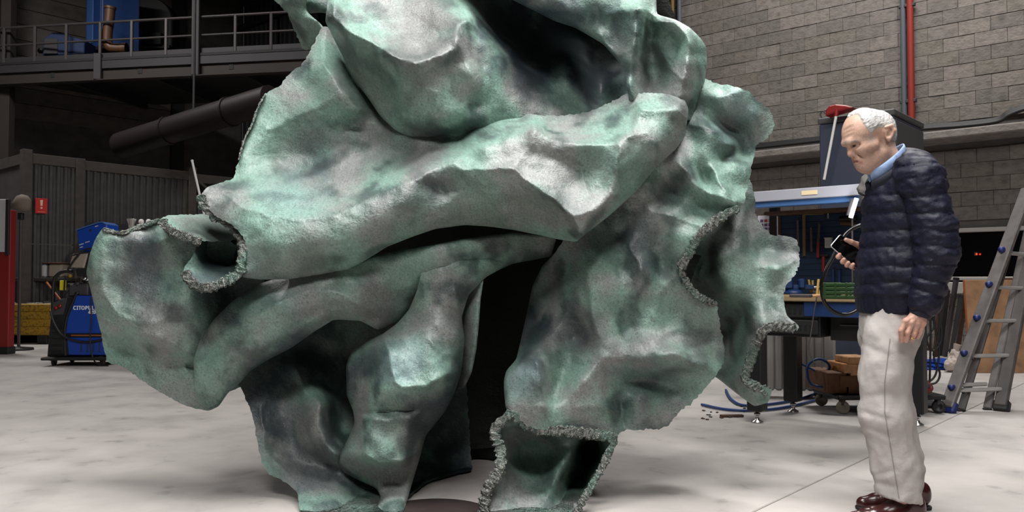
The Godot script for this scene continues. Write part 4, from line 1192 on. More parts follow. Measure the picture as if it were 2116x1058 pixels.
# where the ray through a pixel first meets a field
func hit(f: Field, px: float, py: float, out := 0.0) -> Vector3:
	var d := PD - 0.5
	var list := f.all()
	for i in 80:
		var e := f.value(at(px, py, d), list) - out
		if e < 0.0004: break
		d += maxf(e * 0.7, 0.0005)
	return at(px, py, d)

# a cloth collar: a standing band round the neck, open or closed at the front
func collar(back: Vector3, front: Vector3, half: float, tall: Vector3, thick: float, open_ := 0.0) -> ArrayMesh:
	var st := SurfaceTool.new()
	st.begin(Mesh.PRIMITIVE_TRIANGLES)
	st.set_smooth_group(1)
	var c := (back + front) / 2
	var e := (front - back) / 2
	var side := cam_basis.z * half
	var n := 40
	var rings := []
	for i in n + 1:
		var t := lerpf(open_, TAU - open_, float(i) / n)
		var r := c + e * cos(t) + side * sin(t)
		var o := (e.normalized() * cos(t) + cam_basis.z * sin(t)).normalized()
		var ring := []
		for s in [[0.0, 0.0], [0.0, 1.0], [0.35, 1.12], [0.75, 1.12], [1.0, 0.95], [1.0, 0.0]]:
			ring.append(r + tall * s[1] + o * thick * (s[0] - 0.2 * s[1]))
		rings.append(ring)
	for i in n:
		for k in 6:
			var k2 := (k + 1) % 6
			for p in [rings[i][k], rings[i + 1][k2], rings[i + 1][k], rings[i][k], rings[i][k2], rings[i + 1][k2]]: st.add_vertex(p)
	for i in [0, n]:
		for k in range(1, 5):
			for p in [rings[i][0], rings[i][k], rings[i][k + 1]]: st.add_vertex(p)
	st.generate_normals()
	return st.commit()

func build_person() -> void:
	var base := pp(1840, 1065)
	base.y = 0
	var who := thing("person", "grey-haired man in navy quilted jacket and pale trousers holding a phone beside the sculpture", "person", base)
	yaw_at = pp(1805, 285)
	yaw = Basis(Vector3.UP, deg_to_rad(7))
	# ---- body: head, neck, trunk, arms and legs, hands
	var head := Field.new()
	head.cap(hp(1782, 266), 0.080, hp(1808, 268), 0.076, 0.03, Vector3(1, 1, 1.04))
	head.cap(hp(1818, 284), 0.056, hp(1822, 292), 0.045, 0.03, Vector3(1, 1, 0.95))
	head.cap(hp(1772, 282), 0.062, hp(1784, 330), 0.040, 0.03, Vector3(1, 1, 1.0))
	head.cap(hp(1748, 297, -0.026), 0.0115, hp(1748, 297, 0.026), 0.0115, 0.02)
	for s in [-1.0, 1.0]:
		head.cap(hp(1748, 296, 0.018 * s), 0.009, hp(1760, 293, 0.046 * s), 0.009, 0.015)
		head.cap(hp(1772, 310, 0.040 * s), 0.024, hp(1790, 304, 0.052 * s), 0.020, 0.03)
		head.cap(hp(1812, 318, 0.050 * s), 0.019, hp(1790, 344, 0.020 * s), 0.018, 0.03)
		head.cap(hp(1755, 303, 0.031 * s), 0.0135, hp(1758, 303, 0.036 * s), 0.0135, 0.010, Vector3(1, 1.15, 0.8), true)
		head.cap(hp(1764, 302, 0.030 * s), 0.0125, hp(1764, 302, 0.031 * s), 0.0125, 0.004)
		head.cap(hp(1756, 298.5, 0.022 * s), 0.0035, hp(1762, 297, 0.044 * s), 0.0035, 0.006)
		head.cap(hp(1758, 306.5, 0.022 * s), 0.0028, hp(1764, 306, 0.043 * s), 0.0028, 0.006)
	head.cap(hp(1783, 345), 0.021, hp(1790, 348), 0.022, 0.025)
	head.cap(hp(1780, 329), 0.032, hp(1784, 336), 0.028, 0.025)
	head.cap(hp(1752, 303), 0.0085, hp(1755.5, 318), 0.0120, 0.010)
	head.cap(hp(1755.5, 319.5), 0.0135, hp(1762, 321), 0.0115, 0.008)
	for s in [-1.0, 1.0]:
		head.cap(hp(1763.5, 321.5, 0.011 * s), 0.0075, hp(1767, 321, 0.013 * s), 0.0075, 0.006)
		head.cap(hp(1765, 320, 0.024 * s), 0.0030, hp(1774, 332, 0.041 * s), 0.0024, 0.014, Vector3.ONE, true)
		head.cap(hp(1760.5, 326, 0.006 * s), 0.003, hp(1763, 324, 0.007 * s), 0.003, 0.004, Vector3.ONE, true)
	head.cap(hp(1768.5, 331.2, -0.017), 0.0055, hp(1768.5, 331.2, 0.017), 0.0055, 0.010)
	head.cap(hp(1772.5, 338.5, -0.014), 0.0070, hp(1772.5, 338.5, 0.014), 0.0070, 0.010)
	head.cap(hp(1764.0, 335.2, -0.022), 0.0022, hp(1764.0, 335.2, 0.022), 0.0022, 0.004, Vector3.ONE, true)
	head.cap(hp(1766.0, 335.2, 0.012), 0.0020, hp(1771.0, 335.8, 0.021), 0.0014, 0.008, Vector3.ONE, true)
	for y in [268.0, 276.0, 284.0]:     # lines of the forehead
		head.cap(hp(1736.8, y + 4, 0.0), 0.0026, hp(1745, y - 2, 0.044), 0.0026, 0.012, Vector3.ONE, true)
	head.cap(hp(1766, 296, 0.052), 0.002, hp(1774, 299, 0.058), 0.0015, 0.005, Vector3.ONE, true)
	head.cap(hp(1766, 309, 0.038), 0.002, hp(1776, 316, 0.05), 0.0015, 0.007, Vector3.ONE, true)
	# ears
	for s in [-1.0, 1.0]:
		head.cap(hp(1808, 269, 0.083 * s), 0.0075, hp(1817, 266, 0.091 * s), 0.0075, 0.006)
		head.cap(hp(1817, 266, 0.091 * s), 0.0075, hp(1823, 276, 0.092 * s), 0.0075, 0.006)
		head.cap(hp(1823, 276, 0.092 * s), 0.0075, hp(1818, 290, 0.084 * s), 0.007, 0.006)
		head.cap(hp(1816, 294, 0.078 * s), 0.0085, hp(1813, 291, 0.078 * s), 0.007, 0.008)
		head.cap(hp(1812, 276, 0.074 * s), 0.015, hp(1814, 284, 0.072 * s), 0.013, 0.006)
		head.cap(hp(1814, 277, 0.093 * s), 0.0075, hp(1813, 285, 0.087 * s), 0.0065, 0.004, Vector3.ONE, true)
	# neck
	head.cap(hp(1820, 306), 0.053, pp(1850, 365), 0.066, 0.03)
	head.cap(hp(1806, 338), 0.030, pp(1834, 378), 0.042, 0.03)
	head.cap(hp(1808, 345, 0.02), 0.010, pp(1826, 372, 0.035), 0.012, 0.02)
	var pos := PackedVector3Array()
	var tri := PackedInt32Array()
	head.mesh(0.0032, pos, tri)
	var body := Field.new()
	body.cap(pp(1850, 362), 0.058, pp(1868, 400), 0.09, 0.04)
	body.cap(pp(1870, 395), 0.105, pp(1858, 560), 0.12, 0.05, Vector3(1, 1, 0.85))
	body.cap(pp(1858, 560), 0.12, pp(1842, 660), 0.085, 0.05, Vector3(1, 1, 0.95))
	for s in [-1.0, 1.0]:
		body.cap(pp(1870, 372, 0.06 * s), 0.06, pp(1896, 372, 0.17 * s), 0.055, 0.04)
		body.cap(pp(1842, 690, 0.06 * s), 0.065, pp(1832, 850, 0.1 * s), 0.06, 0.04)
	body.cap(pp(1832, 850, 0.1), 0.06, pp(1862, 1040, 0.11), 0.04, 0.03)
	body.cap(pp(1832, 850, -0.1), 0.06, pp(1876, 1015, -0.11), 0.04, 0.03)
	body.cap(pp(1900, 372, 0.18), 0.05, pp(1935, 515, 0.232), 0.042, 0.03)
	body.cap(pp(1935, 515, 0.232), 0.042, pp(1897, 648, 0.218), 0.026, 0.02)
	body.cap(pp(1886, 372, -0.18), 0.05, pp(1858, 520, -0.24), 0.042, 0.03)
	body.cap(pp(1858, 520, -0.24), 0.042, pp(1784, 528, -0.125), 0.026, 0.02)
	body.mesh(0.014, pos, tri)
	# near hand, hanging, its back to the lens
	var hand := Field.new()
	hand.cap(pp(1900, 640, 0.218), 0.027, pp(1895, 655, 0.222), 0.026, 0.02, Vector3(1, 1, 1.15))
	var kn := [[1872, 664, 0.232], [1884, 667, 0.237], [1896, 669, 0.235], [1907, 667, 0.228]]
	var pip := [[1862, 683, 0.232], [1876, 687, 0.238], [1889, 690, 0.236], [1902, 684, 0.228]]
	var tip := [[1862.5, 704, 0.214], [1872, 705, 0.214], [1884, 703, 0.213], [1896, 697, 0.209]]
	for i in 4:
		hand.cap(pp(1897 + i * 1.5, 652, 0.22), 0.019, pp(kn[i][0], kn[i][1], kn[i][2] - 0.005), 0.0135, 0.016)
		hand.cap(pp(kn[i][0], kn[i][1], kn[i][2] - 0.001), 0.0122, pp(pip[i][0], pip[i][1], pip[i][2]), 0.0102, 0.005)
		hand.cap(pp(pip[i][0], pip[i][1], pip[i][2]), 0.0102, pp(tip[i][0], tip[i][1], tip[i][2]), 0.0086, 0.004)
		hand.cap(pp(kn[i][0], kn[i][1], kn[i][2] + 0.003), 0.0105, pp(kn[i][0] + 1, kn[i][1] - 2, kn[i][2] + 0.003), 0.009, 0.008)
	hand.cap(pp(1890, 655, 0.208), 0.018, pp(1872, 668, 0.196), 0.0135, 0.015)
	hand.cap(pp(1872, 668, 0.196), 0.0125, pp(1862, 684, 0.19), 0.0105, 0.006)
	hand.cap(pp(1862, 684, 0.19), 0.0105, pp(1863, 697, 0.188), 0.009, 0.006)
	for i in 3:     # tendons
		hand.cap(pp(1897 + i * 2, 650, 0.236), 0.003, pp(kn[i][0] + 1, kn[i][1] - 1, kn[i][2] + 0.009), 0.003, 0.008)
	hand.mesh(0.0032, pos, tri)
	# far hand, round the phone
	var grip := Field.new()
	grip.cap(pp(1790, 530, -0.13), 0.027, pp(1778, 530, -0.128), 0.026, 0.02)
	grip.cap(pp(1778, 526, -0.125), 0.022, pp(1768, 520, -0.118), 0.018, 0.02)
	grip.cap(pp(1778, 534, -0.12), 0.020, pp(1764, 542, -0.108), 0.016, 0.02)
	grip.cap(pp(1782, 516, -0.115), 0.014, pp(1770, 505, -0.095), 0.0125, 0.012)
	grip.cap(pp(1770, 505, -0.095), 0.0122, pp(1759, 500, -0.082), 0.0108, 0.005)
	grip.cap(pp(1759, 500, -0.082), 0.0108, pp(1748, 495.5, -0.078), 0.009, 0.005)
	var fk := [[1745, 526, -0.115], [1752, 535, -0.108], [1759, 543, -0.102], [1766, 549, -0.098]]
	var ft := [[1731, 523, -0.082], [1740, 533, -0.074], [1749, 540, -0.068], [1759, 543.5, -0.064]]
	for i in 4:
		grip.cap(pp(1771, 524 + i * 4.5, -0.12), 0.0125, pp(fk[i][0], fk[i][1] + 4, fk[i][2] - 0.006), 0.011, 0.008)
		grip.cap(pp(fk[i][0], fk[i][1] + 4, fk[i][2] - 0.006), 0.0108, pp(ft[i][0] + 1, ft[i][1] + 8, -0.088 + i * 0.005), 0.0102, 0.004)
		grip.cap(pp(ft[i][0] + 1, ft[i][1] + 8, -0.088 + i * 0.005), 0.0102, pp(ft[i][0] + 4, ft[i][1] + 3, ft[i][2]), 0.0085, 0.004)
	grip.mesh(0.0032, pos, tri)
	put_world("body", tinted(pos, tri, skin_tone), M.skin, who)
	# ---- hair
	var hair := Field.new()
	hair.cap(hp(1783, 265), 0.084, hp(1809, 267), 0.080, 0.03, Vector3(1, 1, 1.04))
	hair.cap(hp(1818, 281), 0.060, hp(1824, 286), 0.050, 0.03, Vector3(1, 1, 0.96))
	var inv_yaw := yaw.inverse()
	hair.bend = func(p: Vector3, d: float) -> float:
		var q := project(yaw_at + inv_yaw * (p - yaw_at))
		# hairline: a front that climbs over the temples, a dip round the ear, the nape
		var front := (1766.0 + (q.y - 238.0) * 0.50) - q.x
		if q.y > 268: front = (1781.0 + (q.y - 268.0) * 0.95) - q.x
		var top := (q.y - (251.0 - (q.x - 1738.0) * 0.50)) * 0.9
		var hm := maxf(9.0 - absf(front - top), 0.0)
		front = minf(front, top) - hm * hm / 36.0
		var lower := q.y - (294.0 + (q.x - 1830.0) * 0.15)
		var ear := 13.5 - Vector2(q.x - 1814, (q.y - 283) * 0.72).length()
		var edge := maxf(front, maxf(lower, ear)) / 486.0
		var n := n_fine.get_noise_3d(p.x * 1.0 + p.y * 0.6, p.y * 2.2 - p.x * 1.2, p.z * 2.0)
		return maxf(d - 0.0035 * n - 0.001 + 0.006 * clampf(1.0 + edge * 80.0, 0.0, 1.0), edge + 0.004 * n)
	put_world("hair", field_mesh(hair, 0.0034, func(p: Vector3) -> Color:
		var n := n_fine.get_noise_3d(p.x * 2.0 + p.y * 1.2, p.y * 4.0 - p.x * 2.0, p.z * 4.0)
		var g := clampf(0.40 + 0.30 * n, 0.08, 0.85)
		return Color(g, g * 0.97, g * 0.95)), M.hair, who)
	# ---- trousers
	var tr := Field.new()
	tr.cap(pp(1838, 630), 0.110, pp(1838, 690), 0.110, 0.03, Vector3(1, 1, 0.66))
	for s in [-1.0, 1.0]:
		tr.cap(pp(1837, 694, 0.075 * s), 0.105, pp(1829, 770, 0.09 * s), 0.101, 0.03, Vector3(1, 1, 1.12))
	tr.cap(pp(1829, 770, 0.09), 0.101, pp(1831, 860, 0.10), 0.100, 0.03, Vector3(1, 1, 1.2))
	tr.cap(pp(1831, 860, 0.10), 0.100, pp(1848, 970, 0.105), 0.090, 0.03, Vector3(1, 1, 1.2))
	tr.cap(pp(1848, 970, 0.105), 0.090, pp(1861, 1052, 0.11), 0.096, 0.03, Vector3(1, 1, 1.25))
	tr.cap(pp(1831, 780, -0.09), 0.101, pp(1840, 860, -0.10), 0.096, 0.03, Vector3(1, 1, 1.2))
	tr.cap(pp(1840, 860, -0.10), 0.096, pp(1862, 950, -0.105), 0.086, 0.03, Vector3(1, 1, 1.2))
	tr.cap(pp(1862, 950, -0.105), 0.086, pp(1870, 1030, -0.11), 0.086, 0.03, Vector3(1, 1, 1.25))
	var hem_near := pp(1860, 1041, 0.2).y
	var hem_far := pp(1870, 1018, -0.11).y
	var mid := pp(1850, 900).dot(cam_basis.z)
	tr.bend = func(p: Vector3, d: float) -> float:
		var q := project(p)
		var fold := n_mid.get_noise_3d(p.x * 0.9, p.y * 0.55 + p.x * 0.35, p.z * 0.7) * 0.0085 + n_big.get_noise_3d(p.x, p.y * 0.9, p.z) * 0.008
		for w in [[868.0, 0.28, 0.006], [902.0, 0.35, 0.0055], [1003.0, 0.2, 0.006], [975.0, -0.25, 0.005], [812.0, -0.2, 0.003], [735.0, 0.4, 0.004]]:
			var t: float = (q.y - w[0] - (q.x - 1840.0) * w[1]) / 6.0
			fold += w[2] * exp(-t * t) * clampf(0.7 + sin((q.x - 1780.0) * 0.05), 0.0, 1.0)
		d += fold
		var near_side := p.dot(cam_basis.z) > mid
		var hem := (hem_near + (q.x - 1860.0) * -0.00035 if near_side else hem_far) - p.y
		return maxf(maxf(d, hem), p.y - pp(1838, 632).y)
	put_world("trousers", field_mesh(tr, 0.0085), M.trousers, who)
	var seam := []
	for p in [[1838, 712], [1831, 752], [1828, 800], [1829, 850], [1835, 900], [1842, 945], [1850, 990], [1860, 1036]]: pass
	for i in 34:
		var yy := 700.0 + i * 10.0
		seam.append(hit(tr, lerpf(1839.0, 1828.0, clampf((yy - 700.0) / 90.0, 0, 1)) + maxf(0.0, yy - 850.0) * 0.165, yy, 0.0006))
	put_world("side_seam", tube(curve(seam, 3), 0.0019, 6), M.seam, who)
	# ---- jacket
	var ja := Field.new()
	ja.cap(pp(1874, 372), 0.100, pp(1868, 420), 0.150, 0.05, Vector3(1, 1, 0.80))
	ja.cap(pp(1868, 420), 0.150, pp(1858, 560), 0.163, 0.04, Vector3(1, 1, 0.84))
	ja.cap(pp(1858, 560), 0.163, pp(1853, 612), 0.158, 0.03, Vector3(1, 1, 0.84))
	ja.cap(pp(1853, 612), 0.152, pp(1851, 660), 0.149, 0.03, Vector3(1, 1, 0.84))
	ja.cap(pp(1893, 360, -0.14), 0.078, pp(1893, 360, 0.15), 0.078, 0.06)
	ja.cap(pp(1868, 345), 0.075, pp(1885, 350), 0.08, 0.04)
	ja.cap(pp(1886, 372, -0.185), 0.085, pp(1858, 520, -0.24), 0.075, 0.03)
	ja.cap(pp(1858, 520, -0.24), 0.075, pp(1806, 530, -0.145), 0.052, 0.03)
	var neck_cut := pp(1842, 345)
	ja.cap(pp(1825, 300), 0.062, pp(1843, 352), 0.060, 0.02, Vector3.ONE, true)
	var hem_y := pp(1850, 648).y
	var rows := [369.0, 405.0, 440.0, 477.0, 512.0, 549.0, 586.0]
	ja.bend = func(p: Vector3, d: float) -> float:
		if absf(d) > 0.05: return d
		var q := project(p)
		var y := q.y + 4.0 * sin(q.x * 0.045) + n_big.get_noise_3dv(p) * 6.0
		if q.y < 612.0:
			var g := 1e9
			for r in rows: g = minf(g, absf(y - r))
			d += 0.0055 * exp(-g * g / 12.0) - 0.003 * clampf(g / 17.0, 0.0, 1.0)
			d += n_mid.get_noise_3d(p.x * 1.4, p.y * 2.2, p.z * 1.4) * 0.006
			# the pocket welt
			if q.x > 1830 and q.x < 1862 and q.y > 492 and q.y < 585:
				var w := absf(q.x - 1845.0 - (q.y - 540.0) * -0.06)
				d += 0.006 * exp(-w * w / 6.0)
		else:
			d += 0.004 + 0.002 * sin(q.x * 1.3)
		return maxf(d, hem_y - p.y)
	put_world("jacket", field_mesh(ja, 0.0085), M.jacket, who)
	var sl := Field.new()
	sl.cap(pp(1886, 352, 0.14), 0.075, pp(1903, 372, 0.185), 0.086, 0.05)
	sl.cap(pp(1903, 372, 0.185), 0.086, pp(1930, 470, 0.225), 0.080, 0.03)
	sl.cap(pp(1930, 470, 0.225), 0.080, pp(1936, 520, 0.235), 0.078, 0.03)
	sl.cap(pp(1936, 520, 0.235), 0.078, pp(1912, 622, 0.225), 0.062, 0.03)
	var cuff := pp(1904, 647, 0.221)
	var along := (pp(1897, 664, 0.22) - pp(1911, 625, 0.224)).normalized()
	sl.bend = func(p: Vector3, d: float) -> float:
		if absf(d) > 0.05: return d
		var q := project(p)
		var tilt := -0.22 if q.y > 560 else (0.10 if q.y < 440 else -0.04)
		var y := q.y + (q.x - 1920.0) * tilt + n_big.get_noise_3dv(p) * 8.0
		var g := 1e9
		for r in [338.0, 368.0, 404.0, 440.0, 474.0, 508.0, 545.0, 578.0, 606.0]: g = minf(g, absf(y - r))
		d += 0.0055 * exp(-g * g / 12.0) - 0.003 * clampf(g / 16.0, 0.0, 1.0)
		d += n_mid.get_noise_3d(p.x * 1.2 + p.y * 0.8, p.y * 2.4, p.z * 1.3) * 0.008
		return d
	put_world("sleeve", field_mesh(sl, 0.0075), M.jacket, who)
	var cf := Field.new()
	cf.cap(pp(1911, 625, 0.224), 0.047, pp(1902, 650, 0.221), 0.041, 0.01)
	var cuff_end := pp(1901, 655, 0.221)
	cf.bend = func(p: Vector3, d: float) -> float:
		return maxf(d + 0.0012 * sin((p.x + p.z) * 700.0), (p - cuff_end).dot(along))
	put_world("cuff", field_mesh(cf, 0.0055), M.rib, who)
	put_world("jacket_collar", collar(pp(1879, 330), pp(1804, 390), 0.090, cam_basis * Vector3(-0.010, 0.030, 0), 0.022, 0.25), M.rib, who)
	put_world("shirt_collar", collar(pp(1868, 318), pp(1802, 374), 0.070, cam_basis * Vector3(-0.010, 0.036, 0), 0.008, 0.12), M.shirt, who)
	var bib := Field.new()
	bib.cap(pp(1822, 372), 0.036, pp(1820, 430), 0.048, 0.02, Vector3(1, 1, 0.75))
	put_world("shirt", field_mesh(bib, 0.007), M.shirt, who)
	# ---- shoes
	for s in [0, 1]:
		var dz: float = 0.115 if s == 0 else -0.11
		var heel: Vector3 = pp(1893, 1062, dz) if s == 0 else pp(1905, 1040, dz)
		heel.y = 0.0
		var toe: Vector3 = pp(1765, 1075, dz + 0.02) if s == 0 else pp(1784, 1046, dz + 0.01)
		toe.y = 0.0
		var dir := (toe - heel).normalized()
		var up := Vector3.UP
		var sh := Field.new()
		var L := heel.distance_to(toe)
		sh.cap(heel + up * 0.05, 0.036, heel + dir * L * 0.35 + up * 0.055, 0.040, 0.03)
		sh.cap(heel + up * 0.085, 0.034, heel + dir * 0.03 + up * 0.09, 0.036, 0.03)
		sh.cap(heel + dir * L * 0.35 + up * 0.05, 0.042, heel + dir * L * 0.72 + up * 0.028, 0.042, 0.03)
		sh.cap(heel + dir * L * 0.72 + up * 0.026, 0.042, heel + dir * L + up * 0.026, 0.030, 0.03)
		sh.bend = func(p: Vector3, d: float) -> float:
			var vamp := absf((p - heel).dot(dir) - L * 0.78) * 400.0
			return maxf(d + 0.0025 * exp(-vamp * vamp * 0.15), 0.012 - p.y)
		var shoe := put_world("shoe", field_mesh(sh, 0.006), M.shoe, who)
		var so := Field.new()
		so.cap(heel + up * 0.01, 0.040, heel + dir * L * 0.35 + up * 0.01, 0.040, 0.02)
		so.cap(heel + dir * L * 0.35 + up * 0.01, 0.040, heel + dir * L * 0.72 + up * 0.01, 0.046, 0.02)
		so.cap(heel + dir * L * 0.72 + up * 0.01, 0.046, heel + dir * L + up * 0.01, 0.034, 0.02)
		so.bend = func(p: Vector3, d: float) -> float:
			return maxf(d, absf(p.y - 0.008) - 0.0075)
		var sole := put("sole", field_mesh(so, 0.0055), M.sole, shoe)
	# ---- ring
	var rc := pp(1886.5, 698, 0.222)
	var t := TorusMesh.new()
	t.inner_radius = 0.0088
	t.outer_radius = 0.0115
	t.rings = 20
	t.ring_segments = 8
	var ring := put("ring", t, M.gold, who)
	var ax := (pp(tip[2][0], tip[2][1], tip[2][2]) - pp(pip[2][0], pip[2][1], pip[2][2])).normalized()
	var bx := ax.cross(Vector3.RIGHT).normalized()
	ring.transform = who.transform.affine_inverse() * Transform3D(Basis(bx.cross(ax), ax, bx).orthonormalized(), pp(pip[2][0], pip[2][1], pip[2][2]).lerp(pp(tip[2][0], tip[2][1], tip[2][2]), 0.5))
	# ---- the phone he holds
	var ph := thing("phone", "dark slim phone held in the man's hand", "phone", pp(1753, 520, -0.094))
	var ux := (pp(1776, 540, -0.090) - pp(1732, 502, -0.100)).normalized()
	var n := cam_basis * Vector3(-0.15, 0.35, 0.92)
	n = (n - ux * n.dot(ux)).normalized()
	var uy := n.cross(ux)
	ph.basis = Basis(ux, uy, n)
	var body_poly := PackedVector2Array()
	for c in [[0.068, 0.028], [-0.068, 0.028], [-0.068, -0.028], [0.068, -0.028]]:
		for k in 5:
			var a: float = atan2(signf(c[1]), signf(c[0])) - PI / 4 + (k / 4.0) * PI / 2
			body_poly.append(Vector2(c[0], c[1]) + Vector2(cos(a), sin(a)) * 0.008)
	put("case", prism(body_poly, 0.009, 0.002), M.phone_rim, ph)
	var glass := PackedVector2Array()
	for p in body_poly: glass.append(p * 0.965)
	put("screen", prism(glass, 0.0012), M.glass_black, ph, Vector3(0, 0, 0.0049))

func skin_tone(p: Vector3) -> Color:
	var q := project(yaw_at + yaw.inverse() * (p - yaw_at))
	var n := n_fine.get_noise_3dv(p * 1.5)
	var c := Vector3(0.54, 0.345, 0.265) * (1.0 + 0.16 * n)
	if q.y > 600 or q.y > 480:
		return Color(c.x * 0.95, c.y * 0.86, c.z * 0.86)
	var blush := clampf(1.0 - Vector2(q.x - 1757, q.y - 318).length() / 16.0, 0, 1) + 0.8 * clampf(1.0 - Vector2(q.x - 1816, q.y - 278).length() / 15.0, 0, 1)
	c = c.lerp(Vector3(0.5, 0.22, 0.16), 0.35 * clampf(blush, 0, 1))
	var lip := clampf(1.3 - absf(q.y - 335.0 - (q.x - 1766.0) * 0.2) / 4.0, 0, 1) * clampf((1781.0 - q.x) / 4.0, 0, 1)
	c = c.lerp(Vector3(0.33, 0.12, 0.10), lip * 0.7)
	var eye := clampf(1.0 - Vector2((q.x - 1761.0) * 0.6, q.y - 302.3).length() / 2.6, 0, 1)
	c = c.lerp(Vector3(0.03, 0.022, 0.02), clampf(eye * 2.0, 0, 1))
	var brow := clampf(1.25 - absf(q.y - 293.5 + (q.x - 1756.0) * 0.15) / 3.4, 0, 1) * clampf((1770.0 - q.x) / 5.0, 0, 1)
	c = c.lerp(Vector3(0.33, 0.30, 0.28), brow * clampf(0.6 + n, 0.2, 0.9))
	# the close-cut sideburn
	var side := clampf(1.0 - Vector2((q.x - 1795.0), (q.y - 285.0) * 0.7).length() / 11.0, 0, 1)
	return Color(c.x, c.y, c.z).lerp(Color(0.38, 0.34, 0.32), side * 0.7)

# ------------------------------------------------------------------ left side: walkway, enclosure, containers, welding machine
func part_at(called: String, m: Mesh, mt: Material, parent: Node3D, world: Transform3D) -> MeshInstance3D:
	var o := put(called, m, mt, parent)
	var inv := Transform3D()
	var q: Node3D = parent
	while q != self:
		inv = q.transform * inv
		q = q.get_parent()
	o.transform = inv.affine_inverse() * world
	return o

# a chamfered bar between two points
func bar(called: String, mt: Material, parent: Node3D, a: Vector3, b: Vector3, w: float, h: float, c := 0.004) -> MeshInstance3D:
	var z := (b - a).normalized()
	var x := Vector3.UP.cross(z)
	if x.length() < 0.05: x = Vector3.RIGHT
	x = x.normalized()
	var y := z.cross(x)
	return part_at(called, bev(Vector3(w, h, a.distance_to(b)), c), mt, parent, Transform3D(Basis(x, y, z), (a + b) / 2))

func corrugated(w: float, h: float, pitch := 0.2, deep := 0.035) -> ArrayMesh:
	var poly := []
	var n := int(w / pitch) + 1
	for i in n:
		for s in [[0.0, 0.0], [0.35, 0.0], [0.5, 1.0], [0.85, 1.0]]:
			var x: float = -w / 2 + (i + s[0]) * pitch
			if x <= w / 2: poly.append(Vector2(x, s[1] * deep))
	var st := SurfaceTool.new()
	st.begin(Mesh.PRIMITIVE_TRIANGLES)
	st.set_smooth_group(-1)
	for i in poly.size() - 1:
		var a: Vector2 = poly[i]
		var b: Vector2 = poly[i + 1]
		for side in 2:
			var z := -0.004 * side
			var q := [Vector3(a.x, h / 2, a.y + z), Vector3(b.x, h / 2, b.y + z), Vector3(b.x, -h / 2, b.y + z), Vector3(a.x, -h / 2, a.y + z)]
			if side: q.reverse()
			for p in [q[0], q[1], q[2], q[0], q[2], q[3]]: st.add_vertex(p)
	st.generate_normals()
	return st.commit()

